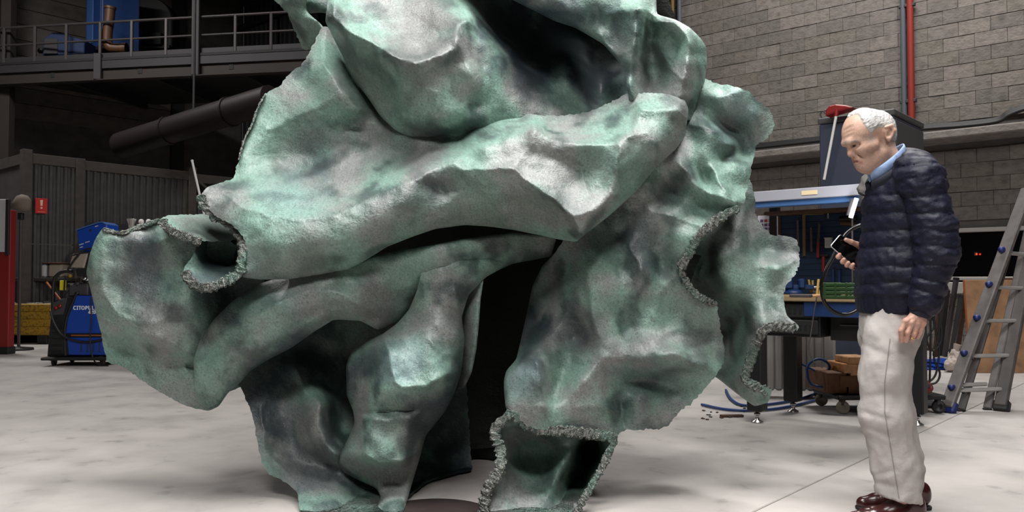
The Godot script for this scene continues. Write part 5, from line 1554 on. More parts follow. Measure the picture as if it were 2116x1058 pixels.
func build_left_side() -> void:
	# ---- cladding boards of the far wall
	var far: Node3D = get_node("wall_left")
	for k in 11:
		var y := 4.9 + k * 0.38
		hpart("board", M.board[k % 3], far, FAR_U, FAR_U + 0.03, -1.0, 10.6, y, y + 0.365, 0.006)
	hpart("post", M.steel_dark, far, FAR_U, FAR_U + 0.12, 10.6, 10.95, 0.0, CEIL)
	var rightw: Node3D = get_node("wall_right")
	for k in 5:
		var u := -20.8 + k * 1.9
		part_at("panel", corrugated(1.88, CEIL - 0.2, 0.24, 0.04), M.clad_dark, rightw, Transform3D(Basis(Vector3.UP, TURN), hall(u, WALL_V - 0.06, CEIL / 2)))
	bar("brace", M.steel_dark, rightw, on_wall(425, 88, WALL_V - 0.15), on_wall(600, 18, WALL_V - 0.15), 0.12, 0.16)
	bar("brace", M.steel_dark, rightw, on_wall(425, 22, WALL_V - 0.15), on_wall(480, -10, WALL_V - 0.15), 0.12, 0.16)
	# ---- raised walkway
	var a0 := at(0, HZ, 18.05)
	var a1 := at(620, HZ, 16.9)
	var dir := Vector3(a1.x - a0.x, 0, a1.z - a0.z).normalized()
	var left := a0 - dir * 1.0
	left.y = 0
	var right := a1 + dir * 5.0
	right.y = 0
	var back := dir.cross(Vector3.UP)
	if back.z > 0: back = -back
	var wk := thing("walkway", "dark steel walkway with a pipe railing, high across the back of the hall", "walkway", left)
	var up := Vector3.UP
	bar("deck", M.steel_dark, wk, left + up * 5.78 + back * 2.1, right + up * 5.78 + back * 2.1, 4.3, 0.06)
	bar("kick_plate", M.steel_mid, wk, left + up * 5.84, right + up * 5.84, 0.02, 0.16)
	bar("channel", M.steel_mid, wk, left + up * 5.66, right + up * 5.66, 0.09, 0.17)
	bar("beam", M.steel_brown, wk, left + up * 5.45 + back * 0.06, right + up * 5.45 + back * 0.06, 0.10, 0.26)
	bar("flange", M.steel_brown, wk, left + up * 5.325, right + up * 5.325, 0.20, 0.025)
	bar("handrail", M.steel_rail, wk, left + up * 6.59, right + up * 6.59, 0.055, 0.055, 0.02)
	bar("knee_rail", M.steel_rail, wk, left + up * 6.20, right + up * 6.20, 0.045, 0.045, 0.016)
	for px in [8.0, 72.0, 137.0, 207.0, 272.0, 343.0, 408.0, 486.0, 560.0, 630.0]:
		# place on the walkway line
		var r := cam_basis * Vector3((px - 1058.0) / FOC, (529.0 - 100.0) / FOC, -1.0)
		var t := (Vector2(r.x, r.z).cross(Vector2(left.x, left.z))) / Vector2(dir.x, dir.z).cross(Vector2(r.x, r.z))
		var p := left + dir * t
		bar("railing_post", M.steel_rail, wk, p + up * 5.75, p + up * 6.6, 0.06, 0.06, 0.01)
		if px == 207.0 or px == 408.0:
			bar("stanchion", M.steel_mid, wk, p + up * 5.33 - back * 0.07, p + up * (5.9 if px == 207.0 else 8.9) - back * 0.07, 0.16, 0.08, 0.01)
	for px in [-20.0, 8.0]:
		bar("column", M.steel_brown, wk, at(px, HZ, 18.3) * Vector3(1, 0, 1), at(px, HZ, 18.3) * Vector3(1, 0, 1) + up * 8.9, 0.22, 0.22)
	for k in 4: # joists running back to the wall
		var p := left + dir * (2.2 + 2.1 * k)
		bar("joist", M.steel_dark, wk, p + up * 5.55, p + up * 5.55 + back * 3.4, 0.1, 0.22)
	# ---- machines on the walkway
	var dc := thing("dust_extractor", "tall blue dust extractor cabinet standing on the walkway", "machine", at(236, 112, 19.1))
	dc.rotation.y = TURN
	put("cabinet", bev(Vector3(0.9, 1.6, 0.85), 0.02), M.blue_paint, dc, Vector3(-0.1, 0.85, 0))
	put("door", bev(Vector3(0.36, 1.3, 0.02), 0.008), M.blue_light, dc, Vector3(-0.3, 0.85, 0.43))
	put("door", bev(Vector3(0.36, 1.3, 0.02), 0.008), M.blue_paint, dc, Vector3(0.12, 0.85, 0.43))
	put("base", bev(Vector3(1.0, 0.1, 0.9), 0.01), M.steel_dark, dc, Vector3(-0.1, 0.02, 0))
	var fan := thing("fan_housing", "big dark rounded fan housing beside the blue cabinet on the walkway", "fan", at(312, 106, 20.6))
	var shell := PackedVector2Array()
	for k in 15: shell.append(Vector2(cos(PI * k / 14.0 * 0.78) * 0.62, 0.72 + sin(PI * k / 14.0 * 0.78) * 0.58))
	shell.append_array([Vector2(-0.62, 0.05), Vector2(0.62, 0.05)])
	put("casing", prism(shell, 0.5, 0.03), M.steel_black, fan)
	put("motor", lathe([Vector2(0.0, -0.2), Vector2(0.2, -0.2), Vector2(0.2, 0.2), Vector2(0.0, 0.2)], 18, false), M.blue_paint, fan, Vector3(-0.3, 0.25, 0.4), Vector3(0, 0, PI / 2))
	put("outlet", bev(Vector3(0.36, 0.3, 0.3), 0.01), M.steel_black, fan, Vector3(0.25, 0.2, 0.3))
	put("foot", bev(Vector3(1.2, 0.08, 0.6), 0.01), M.steel_dark, fan, Vector3(0, 0.02, 0.05))
	var duct := thing("elbow_duct", "brown elbow pipe bent in front of the blue cabinet on the walkway", "pipe", at(232, 60, 17.95))
	var dp := []
	for p in [[228, 14], [226, 40], [222, 68], [222, 88], [228, 98], [240, 100], [252, 100], [262, 100]]: dp.append(at(p[0], p[1], 17.95) - duct.position)
	put("pipe", tube(curve(dp, 6), 0.105, 16), M.duct_brown, duct)
	put("collar", tube(PackedVector3Array([dp[0], dp[0].lerp(dp[1], 0.18)]), 0.122, 16), M.duct_brown, duct)
	put("collar", tube(PackedVector3Array([dp[6], dp[7]]), 0.118, 16), M.duct_brown, duct)
	var comp := thing("compressor", "low blue machine with a sloping hood on the walkway left of the tall cabinet", "machine", at(146, 121, 18.5))
	var hood := PackedVector2Array([Vector2(-0.46, 0), Vector2(0.46, 0), Vector2(0.46, 0.33), Vector2(-0.1, 0.5), Vector2(-0.25, 0.5), Vector2(-0.46, 0.36)])
	put("hood", prism(hood, 0.6, 0.015), M.blue_dim, comp)
	put("end_panel", bev(Vector3(0.30, 0.34, 0.03), 0.008), M.steel_mid, comp, Vector3(-0.27, 0.19, 0.31))
	put("valve", lathe([Vector2(0, 0), Vector2(0.06, 0), Vector2(0.06, 0.09), Vector2(0.03, 0.12), Vector2(0, 0.12)], 12), M.steel_black, comp, Vector3(-0.5, 0.12, 0.2), Vector3(0, 0, PI / 2))
	# ---- big pipe under the walkway
	var big := thing("large_duct", "large dark round duct sloping up beneath the walkway", "duct", at(400, 255, 15.8))
	put("pipe", tube(PackedVector3Array([at(250, 300, 16.8) - big.position, at(560, 205, 14.8) - big.position]), 0.26, 24), M.duct_dark, big)
	for t in [0.35, 0.75]:
		var c := at(250, 300, 16.8).lerp(at(560, 205, 14.8), t) - big.position
		var e := (at(560, 205, 14.8) - at(250, 300, 16.8)).normalized() * 0.03
		put("flange", tube(PackedVector3Array([c - e, c + e]), 0.285, 24), M.duct_dark, big)
	bar("hanger", M.steel_dark, big, at(400, 250, 15.8), at(400, 250, 15.8) + up * 2.6, 0.04, 0.04)
	# ---- enclosure of corrugated sheets
	var U := -15.5
	var V0 := 4.99
	var en := thing("metal_enclosure", "enclosure of grey corrugated sheets framed by steel posts, behind the welding machine", "enclosure", hall(U, V0))
	var H := 3.18
	var vs := [V0, 5.85, 7.95, 9.4]
	for k in 4: hpart("post", M.post, en, U - 0.1, U + 0.06, vs[k] - 0.07, vs[k] + 0.08, 0, H + (0.06 if k in [0, 2] else 0.0))
	for k in 3: hpart("rail", M.post, en, U - 0.04, U + 0.03, vs[k] + 0.08, vs[k + 1] - 0.07, H - 0.17 - 0.03 * k, H - 0.03 * k)
	var face := Basis(Vector3.UP, TURN + PI / 2)
	for s in [[0, 0.0, 1.62], [0, 1.64, 3.0], [1, 2.05, 2.98], [2, 1.98, 2.62]]:
		var w: float = vs[s[0] + 1] - vs[s[0]] - 0.15
		part_at("panel", corrugated(w, s[2] - s[1], 0.12, 0.03), M.clad, en, Transform3D(face, hall(U - 0.02, (vs[s[0]] + vs[s[0] + 1]) / 2, (s[1] + s[2]) / 2)))
	bar("brace", M.post, en, hall(U + 0.03, 8.05, 3.0), hall(U + 0.03, 9.3, 2.1), 0.04, 0.05)
	hpart("lower_rail", M.steel_dark, en, U - 0.03, U + 0.03, 5.93, 9.4, 1.96, 2.05)
	# its side, running back to the left
	for k in 3:
		hpart("side_panel", M.clad_flat, en, U - 2.1 * (k + 1) + 0.02, U - 2.1 * k - 0.1, V0 - 0.02, V0 + 0.02, 0.0, H - 0.2)
	hpart("side_rail", M.post, en, U - 6.3, U - 0.1, V0 - 0.04, V0 + 0.04, H - 0.18, H)
	# ---- warning plate
	var sg := thing("warning_sign", "red warning plate with a white exclamation mark on the corrugated enclosure", "sign", on_far(85.5, 425.5, U + 0.05))
	sg.basis = face
	put("plate", bev(Vector3(0.19, 0.262, 0.008), 0.003), M.red_sign, sg)
	var bang := PackedVector2Array([Vector2(-0.022, 0.10), Vector2(0.022, 0.10), Vector2(0.015, 0.0), Vector2(-0.015, 0.0)])
	put("mark", prism(bang, 0.004), M.cream, sg, Vector3(0, 0, 0.005))
	var dot := PackedVector2Array()
	for k in 14: dot.append(Vector2(cos(TAU * k / 14), sin(TAU * k / 14)) * 0.017)
	put("mark", prism(dot, 0.004), M.cream, sg, Vector3(0, -0.035, 0.005))
	put("caption_strip", bev(Vector3(0.12, 0.012, 0.003), 0.001), M.pinkish, sg, Vector3(0, -0.105, 0.005))
	# ---- rack behind, with a steel funnel and two bulbs
	var rk := thing("storage_rack", "dark steel rack in the opening of the corrugated enclosure", "rack", hall(-15.0, 7.0))
	rk.rotation.y = TURN + PI / 2
	for x in [-1.1, 1.1]:
		for z in [-0.3, 0.3]: put("upright", bev(Vector3(0.05, 1.86, 0.05)), M.steel_black, rk, Vector3(x, 0.93, z))
	for y in [0.35, 1.0, 1.72]: put("shelf", bev(Vector3(2.3, 0.05, 0.66)), M.steel_black, rk, Vector3(0, y, 0))
	var fp := at(272, 461, 13.3)
	var pot := thing("steel_funnel", "shiny steel funnel pot showing above the sculpture's left lobe", "pot", fp)
	put("bowl", lathe([Vector2(0.0, -0.09), Vector2(0.05, -0.09), Vector2(0.055, -0.03), Vector2(0.085, 0.06), Vector2(0.088, 0.07), Vector2(0.08, 0.07), Vector2(0.05, -0.02), Vector2(0.0, -0.03)], 24), M.chrome, pot)
	put("stem", lathe([Vector2(0.0, -0.16), Vector2(0.03, -0.16), Vector2(0.03, -0.08), Vector2(0, -0.08)], 14), M.chrome, pot)
	for k in 2:
		var lb := thing("white_ball", ["larger white ball beside the steel funnel", "smaller white ball, further from the steel funnel"][k], "ball", at(292 + 15 * k, 459, 13.3))
		put("globe", lathe([Vector2(0.0, 0.05), Vector2(0.022, 0.045), Vector2(0.038, 0.028), Vector2(0.043, 0.0), Vector2(0.038, -0.025), Vector2(0.02, -0.05), Vector2(0.018, -0.14), Vector2(0, -0.14)], 16), M.white_paint, lb, Vector3.ZERO)
	# ---- white rod leaning behind the sculpture
	var ra := at(397, 332, 12.0)
	var rb := on_floor(486, 730)
	var rod := thing("white_rod", "thin white rod leaning upright behind the sculpture's left edge", "rod", rb)
	put("shaft", tube(PackedVector3Array([Vector3(0, 0.0, 0), ra - rb]), 0.016, 10), M.white_paint, rod)
	put("cap", tube(PackedVector3Array([(ra - rb) * 0.995, (ra - rb) * 1.003]), 0.019, 10), M.white_paint, rod)
	# ---- red machine at the left edge
	var rm := thing("red_cabinet", "red machine column with a white front panel at the left edge", "machine", at(-14, HZ, 11.2) * Vector3(1, 0, 1))
	put("column", bev(Vector3(0.54, 1.90, 0.14), 0.012), M.red_paint, rm, Vector3(-0.05, 1.02, -0.07))
	put("panel", bev(Vector3(0.40, 0.72, 0.03), 0.008), M.white_grey, rm, Vector3(-0.03, 1.75, 0.02))
	put("edge_strip", bev(Vector3(0.05, 0.76, 0.04), 0.006), M.steel_black, rm, Vector3(0.195, 1.73, 0.02))
	put("base", bev(Vector3(0.56, 0.10, 0.18), 0.01), M.steel_black, rm, Vector3(-0.05, 0.05, -0.07))
	# a lamp head and its pipe beside it
	var lp := thing("work_lamp", "grubby beige work lamp on a thin pole beside the red machine", "lamp", at(41, HZ, 11.9) * Vector3(1, 0, 1))
	put("pole", tube(PackedVector3Array([Vector3(0, 0.02, 0), Vector3(0, 1.95, 0)]), 0.022, 10), M.steel_rail, lp)
	put("base", lathe([Vector2(0, 0), Vector2(0.2, 0), Vector2(0.19, 0.03), Vector2(0.03, 0.05), Vector2(0, 0.05)], 18), M.steel_black, lp)
	put("shade", lathe([Vector2(0.0, 0.17), Vector2(0.05, 0.165), Vector2(0.1, 0.12), Vector2(0.12, 0.04), Vector2(0.125, -0.05), Vector2(0.11, -0.05), Vector2(0.1, 0.03), Vector2(0, 0.1)], 18), M.cloth_beige, lp, Vector3(0.0, 2.08, 0), Vector3(0.1, 0, -0.35))
	put("clamp", bev(Vector3(0.07, 0.1, 0.07), 0.01), M.steel_black, lp, Vector3(0, 1.93, 0))
	# ---- yellow container with scrap
	var yb := thing("yellow_container", "dented yellow steel container full of scrap beside the welding machine", "container", on_floor(40, 712))
	yb.position += Vector3(-0.38, 0, -0.62)
	var yw := 1.75
	for k in 4:
		put("side_rib", bev(Vector3(yw, 0.135, 0.05), 0.02), M.yellow_paint, yb, Vector3(0, 0.22 + k * 0.118, 0.6))
		put("side_rib", bev(Vector3(0.05, 0.135, 1.2), 0.02), M.yellow_paint, yb, Vector3(yw / 2, 0.22 + k * 0.118, 0))
	put("wall", bev(Vector3(yw, 0.46, 0.03), 0.004), M.yellow_paint, yb, Vector3(0, 0.39, 0.57))
	put("wall", bev(Vector3(yw, 0.46, 0.03), 0.004), M.yellow_paint, yb, Vector3(0, 0.39, -0.58))
	for s in [-1, 1]: put("wall", bev(Vector3(0.03, 0.46, 1.15), 0.004), M.yellow_paint, yb, Vector3(s * (yw / 2 - 0.02), 0.39, 0))
	put("bottom", bev(Vector3(yw, 0.03, 1.2), 0.004), M.yellow_paint, yb, Vector3(0, 0.16, 0))
	for x in [-0.7, 0.0, 0.7]: put("foot", bev(Vector3(0.16, 0.15, 1.1), 0.01), M.steel_black, yb, Vector3(x, 0.075, 0.02))
	var rng := RandomNumberGenerator.new()
	rng.seed = 19
	for k in 16:
		var s := thing("scrap_metal", ["shiny piece of scrap metal heaped in the yellow container", "grey piece of scrap metal heaped in the yellow container", "black piece of scrap metal heaped in the yellow container", "whitish piece of scrap metal heaped in the yellow container"][k % 4], "scrap", yb.position + Vector3(rng.randf_range(-0.75, 0.8), 0.6 + rng.randf() * 0.035, rng.randf_range(-0.45, 0.52)), rng.randf() * TAU, "scrap pieces in the yellow container")
		s.rotation.z = rng.randf_range(-0.12, 0.12)
		put("piece", bev(Vector3(rng.randf_range(0.15, 0.5), 0.025, rng.randf_range(0.05, 0.2)), 0.004), [M.chrome, M.steel_mid, M.steel_black, M.white_grey][k % 4], s)
	# ---- broom handle and tubs behind it
	var brm := thing("broom", "orange wooden broom stick leaning above the yellow container", "broom", at(113, 604, 11.9))
	put("shaft", tube(PackedVector3Array([at(97, 584, 12.0) - brm.position, at(127, 622, 11.8) - brm.position]), 0.014, 8), M.orange_wood, brm)
	put("grip", tube(PackedVector3Array([at(96, 583, 12.0) - brm.position, at(100, 588, 12.0) - brm.position]), 0.018, 8), M.orange_wood, brm)
	var tb := thing("work_table", "low dark table carrying plastic tubs in front of the corrugated enclosure", "table", at(96, HZ, 14.45) * Vector3(1, 0, 1))
	put("top", bev(Vector3(1.0, 0.06, 0.7)), M.steel_brown, tb, Vector3(0, 1.02, 0))
	for x in [-0.45, 0.45]:
		for z in [-0.3, 0.3]: put("leg", bev(Vector3(0.06, 0.99, 0.06)), M.steel_black, tb, Vector3(x, 0.495, z))
	put("back_board", bev(Vector3(1.0, 0.8, 0.03)), M.steel_black, tb, Vector3(0, 0.55, -0.3))
	for k in 3:
		var tub := thing("plastic_tub", ["left of three pale plastic tubs on the low table", "middle of three pale plastic tubs on the low table", "right of three pale plastic tubs on the low table"][k], "tub", tb.position + Vector3(-0.26 + 0.27 * k, 1.05, 0.1), 0.0, "tubs on the low table")
		put("body", bev(Vector3(0.24, 0.24, 0.3), 0.03), [M.cream_dim, M.white_grey, M.cream_dim][k], tub, Vector3(0, 0.12, 0))
		put("lid", bev(Vector3(0.255, 0.03, 0.315), 0.01), M.wood_dark, tub, Vector3(0, 0.255, 0))
	build_welder()

func build_welder() -> void:
	var base := on_floor(152, 757)
	base.z -= 0.25
	var w := thing("welding_machine", "blue wheeled welding machine with wire feeder and hoses, left of the sculpture", "welder", base)
	var S := 1.0 / 181.0
	var poly := func(pts: Array) -> PackedVector2Array:
		var o := PackedVector2Array()
		for p in pts: o.append(Vector2((p[0] - 152.0) * S, (757.0 - p[1]) * S))
		return o
	put("trolley", bev(Vector3(0.80, 0.035, 0.60), 0.012), M.steel_black, w, Vector3((158 - 152) * S, (757 - 741) * S, 0))
	for c in [[-0.27, 0.2], [0.30, 0.2], [-0.27, -0.2], [0.30, -0.2], [-0.02, 0.24]]:
		if c[0] == -0.02: continue
		var cs := put("caster", bev(Vector3(0.06, 0.05, 0.06), 0.008), M.steel_mid, w, Vector3(c[0], 0.085, c[1]))
		put("wheel", lathe([Vector2(0.0, -0.016), Vector2(0.03, -0.016), Vector2(0.046, -0.012), Vector2(0.05, 0.0), Vector2(0.046, 0.012), Vector2(0.03, 0.016), Vector2(0.0, 0.016)], 20), M.rubber, cs, Vector3(0.015, -0.035, 0), Vector3(0, 0, PI / 2))
	put("body", prism(poly.call([[90, 737], [93, 690], [96, 650], [106, 618], [148, 606], [188, 606], [206, 640], [221, 700], [229, 737]]), 0.40, 0.012), M.plastic_black, w)
	put("side_panel", prism(poly.call([[153, 608], [186, 608], [203, 640], [216, 688], [131, 688], [135, 655]]), 0.03, 0.006), M.blue_weld, w, Vector3(0, 0, 0.205))
	put("lower_panel", prism(poly.call([[134, 697], [218, 697], [227, 734], [138, 734]]), 0.03, 0.006), M.blue_weld, w, Vector3(0, 0, 0.205))
	put("orange_line", prism(poly.call([[142, 691], [216, 691], [216.5, 693.5], [142, 693.5]]), 0.012), M.orange_wood, w, Vector3(0, 0, 0.203))
	put("front_arch", tube(curve([Vector3(-0.13, 0.12, 0.19), Vector3(-0.13, 0.5, 0.19), Vector3(-0.02, 0.82, 0.19), Vector3(0.0, 0.84, 0.19)], 6), 0.022, 10), M.plastic_black, w)
	put("socket_plate", prism(poly.call([[97, 650], [104, 622], [132, 612], [124, 648]]), 0.02, 0.004), M.steel_mid, w, Vector3(0, 0, 0.2))
	for c in [[110, 634], [118, 630]]: put("socket", lathe([Vector2(0, 0), Vector2(0.022, 0), Vector2(0.02, 0.02), Vector2(0, 0.02)], 14), M.red_paint, w, Vector3((c[0] - 152) * S, (757 - c[1]) * S, 0.212), Vector3(PI / 2, 0, 0))
	put("vent_panel", bev(Vector3(0.16, 0.30, 0.02), 0.006), M.steel_black, w, Vector3((112 - 152) * S, (757 - 705) * S, 0.2))
	for k in 4: put("vent", bev(Vector3(0.13, 0.018, 0.012), 0.004), M.plastic_black, w, Vector3((112 - 152) * S, (757 - 726 + k * 13) * S, 0.213))
	for k in 4: put("slot", bev(Vector3(0.02, 0.13, 0.008), 0.003), M.blue_dim, w, Vector3((165 + k * 13 - 152) * S, (757 - 716) * S, 0.221))
	# lettering
	for t in [["CITOPULS", 149, 634, 8.2], ["420", 181, 643, 7.5], ["III", 196, 634, 8.2]]:
		var tm := TextMesh.new()
		tm.text = t[0]
		var fnt := SystemFont.new()
		fnt.font_names = PackedStringArray(["Droid Sans"])
		fnt.font_weight = 700
		tm.font = fnt
		tm.font_size = 16
		tm.pixel_size = t[3] * S / 12.0
		tm.depth = 0.002
		tm.horizontal_alignment = HORIZONTAL_ALIGNMENT_LEFT
		put("lettering", tm, M.white_paint, w, Vector3((t[1] - 152 - 3) * S, (757 - t[2]) * S, 0.222))
	# column, control box and feeder
	put("column", bev(Vector3(0.14, 0.62, 0.16), 0.01), M.blue_weld, w, Vector3((184 - 152) * S, (757 - 560) * S, -0.02))
	put("shelf", bev(Vector3(0.44, 0.03, 0.3), 0.008), M.steel_black, w, Vector3((165 - 152) * S, (757 - 584) * S, 0))
	put("mechanism", bev(Vector3(0.22, 0.14, 0.22), 0.01), M.steel_mid, w, Vector3((152 - 152) * S, (757 - 596) * S, 0.06))
	for c in [[151, 583, 0], [166, 572, 1], [172, 574, 1], [135, 566, 2]]:
		put("knob", lathe([Vector2(0, 0), Vector2(0.02, 0), Vector2(0.018, 0.03), Vector2(0, 0.03)], 12), [M.steel_mid, M.chrome, M.yellow_paint][c[2]], w, Vector3((c[0] - 152) * S, (757 - c[1]) * S, 0.16), Vector3(PI / 2, 0, 0))
	put("tag", bev(Vector3(0.075, 0.12, 0.02), 0.006), M.yellow_bright, w, Vector3((112 - 152) * S, (757 - 586) * S, 0.1))
	put("control_box", prism(poly.call([[133, 548], [141, 519], [173, 517], [165, 549]]), 0.24, 0.01), M.cream_dim, w, Vector3(0, 0, 0.08))
	put("box_side", prism(poly.call([[166, 549], [174, 517], [180, 520], [176, 568], [150, 566], [146, 551]]), 0.22, 0.01), M.plastic_black, w, Vector3(0, 0, 0.07))
	var fd := put("feeder", prism(poly.call([[143.5, 468], [150, 515], [192, 511], [203, 492], [211, 466], [208, 456], [199, 451], [190, 452]]), 0.30, 0.014), M.blue_weld, w)
	put("lid_highlight", prism(poly.call([[143, 468.5], [143.5, 466], [190, 450.3], [199, 449.3], [208, 454.5], [207, 456], [199, 451.6], [190, 452.6]]), 0.31, 0.004), M.blue_light, fd)  # lighter strip that paints a highlight along the feeder's top edge
	put("lock", lathe([Vector2(0, 0), Vector2(0.014, 0), Vector2(0.012, 0.008), Vector2(0, 0.008)], 12), M.steel_black, fd, Vector3((174 - 152) * S, (757 - 468) * S, 0.15), Vector3(PI / 2, 0, 0))
	for r in [[154, 498, 10], [167, 493, 10], [154, 504, 7], [186, 459, 7]]:
		put("print", bev(Vector3(r[2] * S, 2.0 * S, 0.002), 0.0005), M.white_grey, fd, Vector3((r[0] + 1 - 152) * S, (757 - r[1]) * S, 0.151), Vector3(0, 0, 0.3))
	var cv := func(pts: Array, z: float) -> PackedVector3Array:
		var o := []
		for p in pts: o.append(Vector3((p[0] - 152.0) * S, (757.0 - p[1]) * S, z))
		return curve(o, 8)
	for h in [[[[96, 652], [95, 610], [97, 575], [107, 561], [120, 556], [135, 556]], 0.14, 0.022], [[[100, 640], [108, 665], [125, 690], [150, 702], [180, 706], [215, 700]], 0.24, 0.013],
			[[[132, 556], [140, 542], [152, 525], [165, 512], [180, 508], [192, 512]], 0.22, 0.012], [[[140, 522], [158, 518], [176, 516], [190, 520]], 0.21, 0.008],
			[[[120, 612], [121, 590], [122, 565]], 0.16, 0.010], [[[118, 610], [135, 592], [150, 572]], 0.16, 0.008], [[[187, 610], [188, 660], [186, 700], [192, 738], [204, 752], [226, 757]], 0.25, 0.008]]:
		put("hose", tube(cv.call(h[0], h[1]), h[2], 8), M.rubber, w)

# ------------------------------------------------------------------ right side: wall fittings, workbench, cart, ladder, leaning boards
func build_right_side() -> void:
	var up := Vector3.UP
	# ---- pipes and cables on the block wall
	for p in [[1884, 0.075, "red_pipe", "red vertical pipe on the block wall behind the man", 0], [1869, 0.06, "grey_conduit", "grey conduit beside the red pipe on the block wall", 1], [1376, 0.07, "dark_pipe", "dark pipe high on the block wall just right of the sculpture", 2], [1391, 0.05, "ochre_pipe", "ochre pipe between two darker ones high on the block wall", 3], [1405, 0.06, "blue_pipe", "blue-grey pipe, right one of the three beside the sculpture's top", 1]]:
		var f := on_wall(p[0], 260, WALL_V - 0.10)
		f.y = 3.10
		var o := thing(p[2], p[3], "pipe", f)
		put("pipe", tube(PackedVector3Array([Vector3.ZERO, Vector3(0, CEIL - 3.15, 0)]), p[1] * 0.62, 14), [M.red_pipe, M.grey_pipe, M.steel_black, M.ochre][p[4]], o)
		for y in [0.5, 1.9, 3.3]: put("clip", bev(Vector3(p[1] * 1.9, 0.05, 0.06), 0.008), M.steel_mid, o, Vector3(0, y, 0), Vector3(0, TURN, 0))
	for k in 4:
		var cab := []
		var v := WALL_V - 0.12 - 0.07 * k
		for q in [[1545, 303], [1600, 297], [1690, 287], [1800, 274], [1910, 262], [1990, 256], [2060, 247], [2085, 233], [2125, 219], [2200, 204]]: cab.append(on_wall(q[0], q[1] + k * 2.2 - 2, v))
		var o := thing("cable", ["uppermost of the black cables along the ledge under the block wall", "second black cable down along the ledge under the block wall", "third black cable down along the ledge under the block wall", "lowest of the black cables along the ledge under the block wall"][k], "cable", cab[0], 0.0, "cables along the ledge")
		for i in cab.size(): cab[i] -= o.position
		put("line", tube(curve(cab, 5), 0.026, 8), M.rubber, o)
	# ---- window strip low in the wall
	var wn := structure("window_1", bev(Vector3(3.2, 0.06, 0.12), 0.01), M.white_frame, hall(-2.9, WALL_V - 0.04, 1.70), Vector3(0, TURN, 0))
	part_at("frame", bev(Vector3(3.2, 0.05, 0.12), 0.01), M.white_frame, wn, Transform3D(Basis(up, TURN), hall(-2.9, WALL_V - 0.04, 1.03)))
	for u in [-4.45, -1.35]: part_at("frame", bev(Vector3(0.05, 0.7, 0.12), 0.01), M.white_frame, wn, Transform3D(Basis(up, TURN), hall(u, WALL_V - 0.04, 1.36)))
	part_at("pane", bev(Vector3(3.1, 0.62, 0.02), 0.003), M.dark_glass, wn, Transform3D(Basis(up, TURN), hall(-2.9, WALL_V - 0.02, 1.365)))
	part_at("sill", bev(Vector3(3.3, 0.16, 0.2), 0.01), M.white_frame, wn, Transform3D(Basis(up, TURN), hall(-2.9, WALL_V - 0.08, 0.9)))
	var red_spot := thing("red_reflection", "tiny red glow standing in for a lamp reflected in the dark window strip", "light", on_wall(2018, 525, WALL_V - 0.07))  # added glowing bead that stands for a red reflection in the glass
	put("glow_bead", lathe([Vector2(0, 0.012), Vector2(0.007, 0.008), Vector2(0.010, 0), Vector2(0.007, -0.008), Vector2(0, -0.012)], 12), M.red_glow, red_spot)
	put("mount", bev(Vector3(0.05, 0.05, 0.02), 0.004), M.steel_black, red_spot, Vector3(0, 0, -0.012))
	var ll := OmniLight3D.new()
	ll.name = "glow"
	ll.light_color = Color(1, 0.25, 0.1)
	ll.light_energy = 0.003
	ll.light_size = 0.012
	ll.omni_range = 20.0
	ll.shadow_enabled = true
	ll.position = Vector3(0, 0, 0.03)
	red_spot.add_child(ll)
	# ---- tall cabinet and the dustpan hung on it
	var cb := thing("tall_cabinet", "tall grey-blue steel cabinet behind the workbench", "cabinet", hall(-2.73, 8.515))
	cb.rotation.y = TURN
	put("body", bev(Vector3(0.70, 2.48, 0.93), 0.012), M.cab_blue, cb, Vector3(0, 1.30, 0))
	put("top", bev(Vector3(0.72, 0.06, 0.95), 0.01), M.cab_grey, cb, Vector3(0, 2.57, 0))
	put("side_panel", bev(Vector3(0.02, 2.4, 0.89), 0.006), M.cab_grey, cb, Vector3(0.352, 1.30, 0))
	put("base", bev(Vector3(0.68, 0.08, 0.9), 0.01), M.steel_black, cb, Vector3(0, 0.04, 0))
	put("handle", bev(Vector3(0.02, 0.16, 0.03), 0.006), M.steel_black, cb, Vector3(0.22, 1.2, 0.475))
	put("hook", tube(curve([Vector3(-0.335, 2.6, 0.4), Vector3(-0.36, 2.65, 0.4), Vector3(-0.335, 2.68, 0.4), Vector3(-0.31, 2.65, 0.4)], 5), 0.006, 6), M.steel_mid, cb)
	var dpos := on_wall(1718, 236, 7.98)
	var dpn := thing("dustpan", "red dustpan with a long white handle, hung head up on the tall cabinet", "dustpan", dpos)
	var pan := PackedVector2Array([Vector2(-0.05, -0.03), Vector2(0.05, -0.01), Vector2(0.21, 0.015), Vector2(0.15, 0.045), Vector2(0.05, 0.068), Vector2(-0.01, 0.062), Vector2(-0.045, 0.03)])
	put("pan", prism(pan, 0.16, 0.012), M.red_pan, dpn, Vector3(0, 0, 0.05), Vector3(0, TURN, 0))
	put("handle", tube(PackedVector3Array([Vector3(0, 0, 0.14), on_wall(1703, 371, 7.9) - dpos]), 0.013, 10), M.white_paint, dpn)
	put("ferrule", tube(PackedVector3Array([Vector3(0, 0.02, 0.14), (on_wall(1703, 371, 7.9) - dpos).lerp(Vector3(0, 0, 0.14), 0.93)]), 0.019, 10), M.red_pan, dpn)
	build_bench()
	build_cart()
	build_ladder()
	# ---- boards, pipes and bags against the wall
	for s in [[2010, 2160, 578, 772, 10.2, 1.0, 0], [2092, 2250, 573, 762, 10.5, 1.0, 1]]:
		var a := on_floor(s[0], s[3])
		var b := on_floor(s[1], s[3] - 2)
		var d: float = s[4]
		var lft := at(s[0], s[3], 1.0)
		var c := (a + b) / 2
		var hgt: float = 1.0 - (s[2] - HZ) / FOC * 9.2
		var bd := thing("plywood_sheet", ["tan plywood sheet standing behind the ladder", "darker plywood sheet behind the tan one at the right edge"][s[6]], "board", c)
		bd.rotation = Vector3(-0.10, 0, 0)
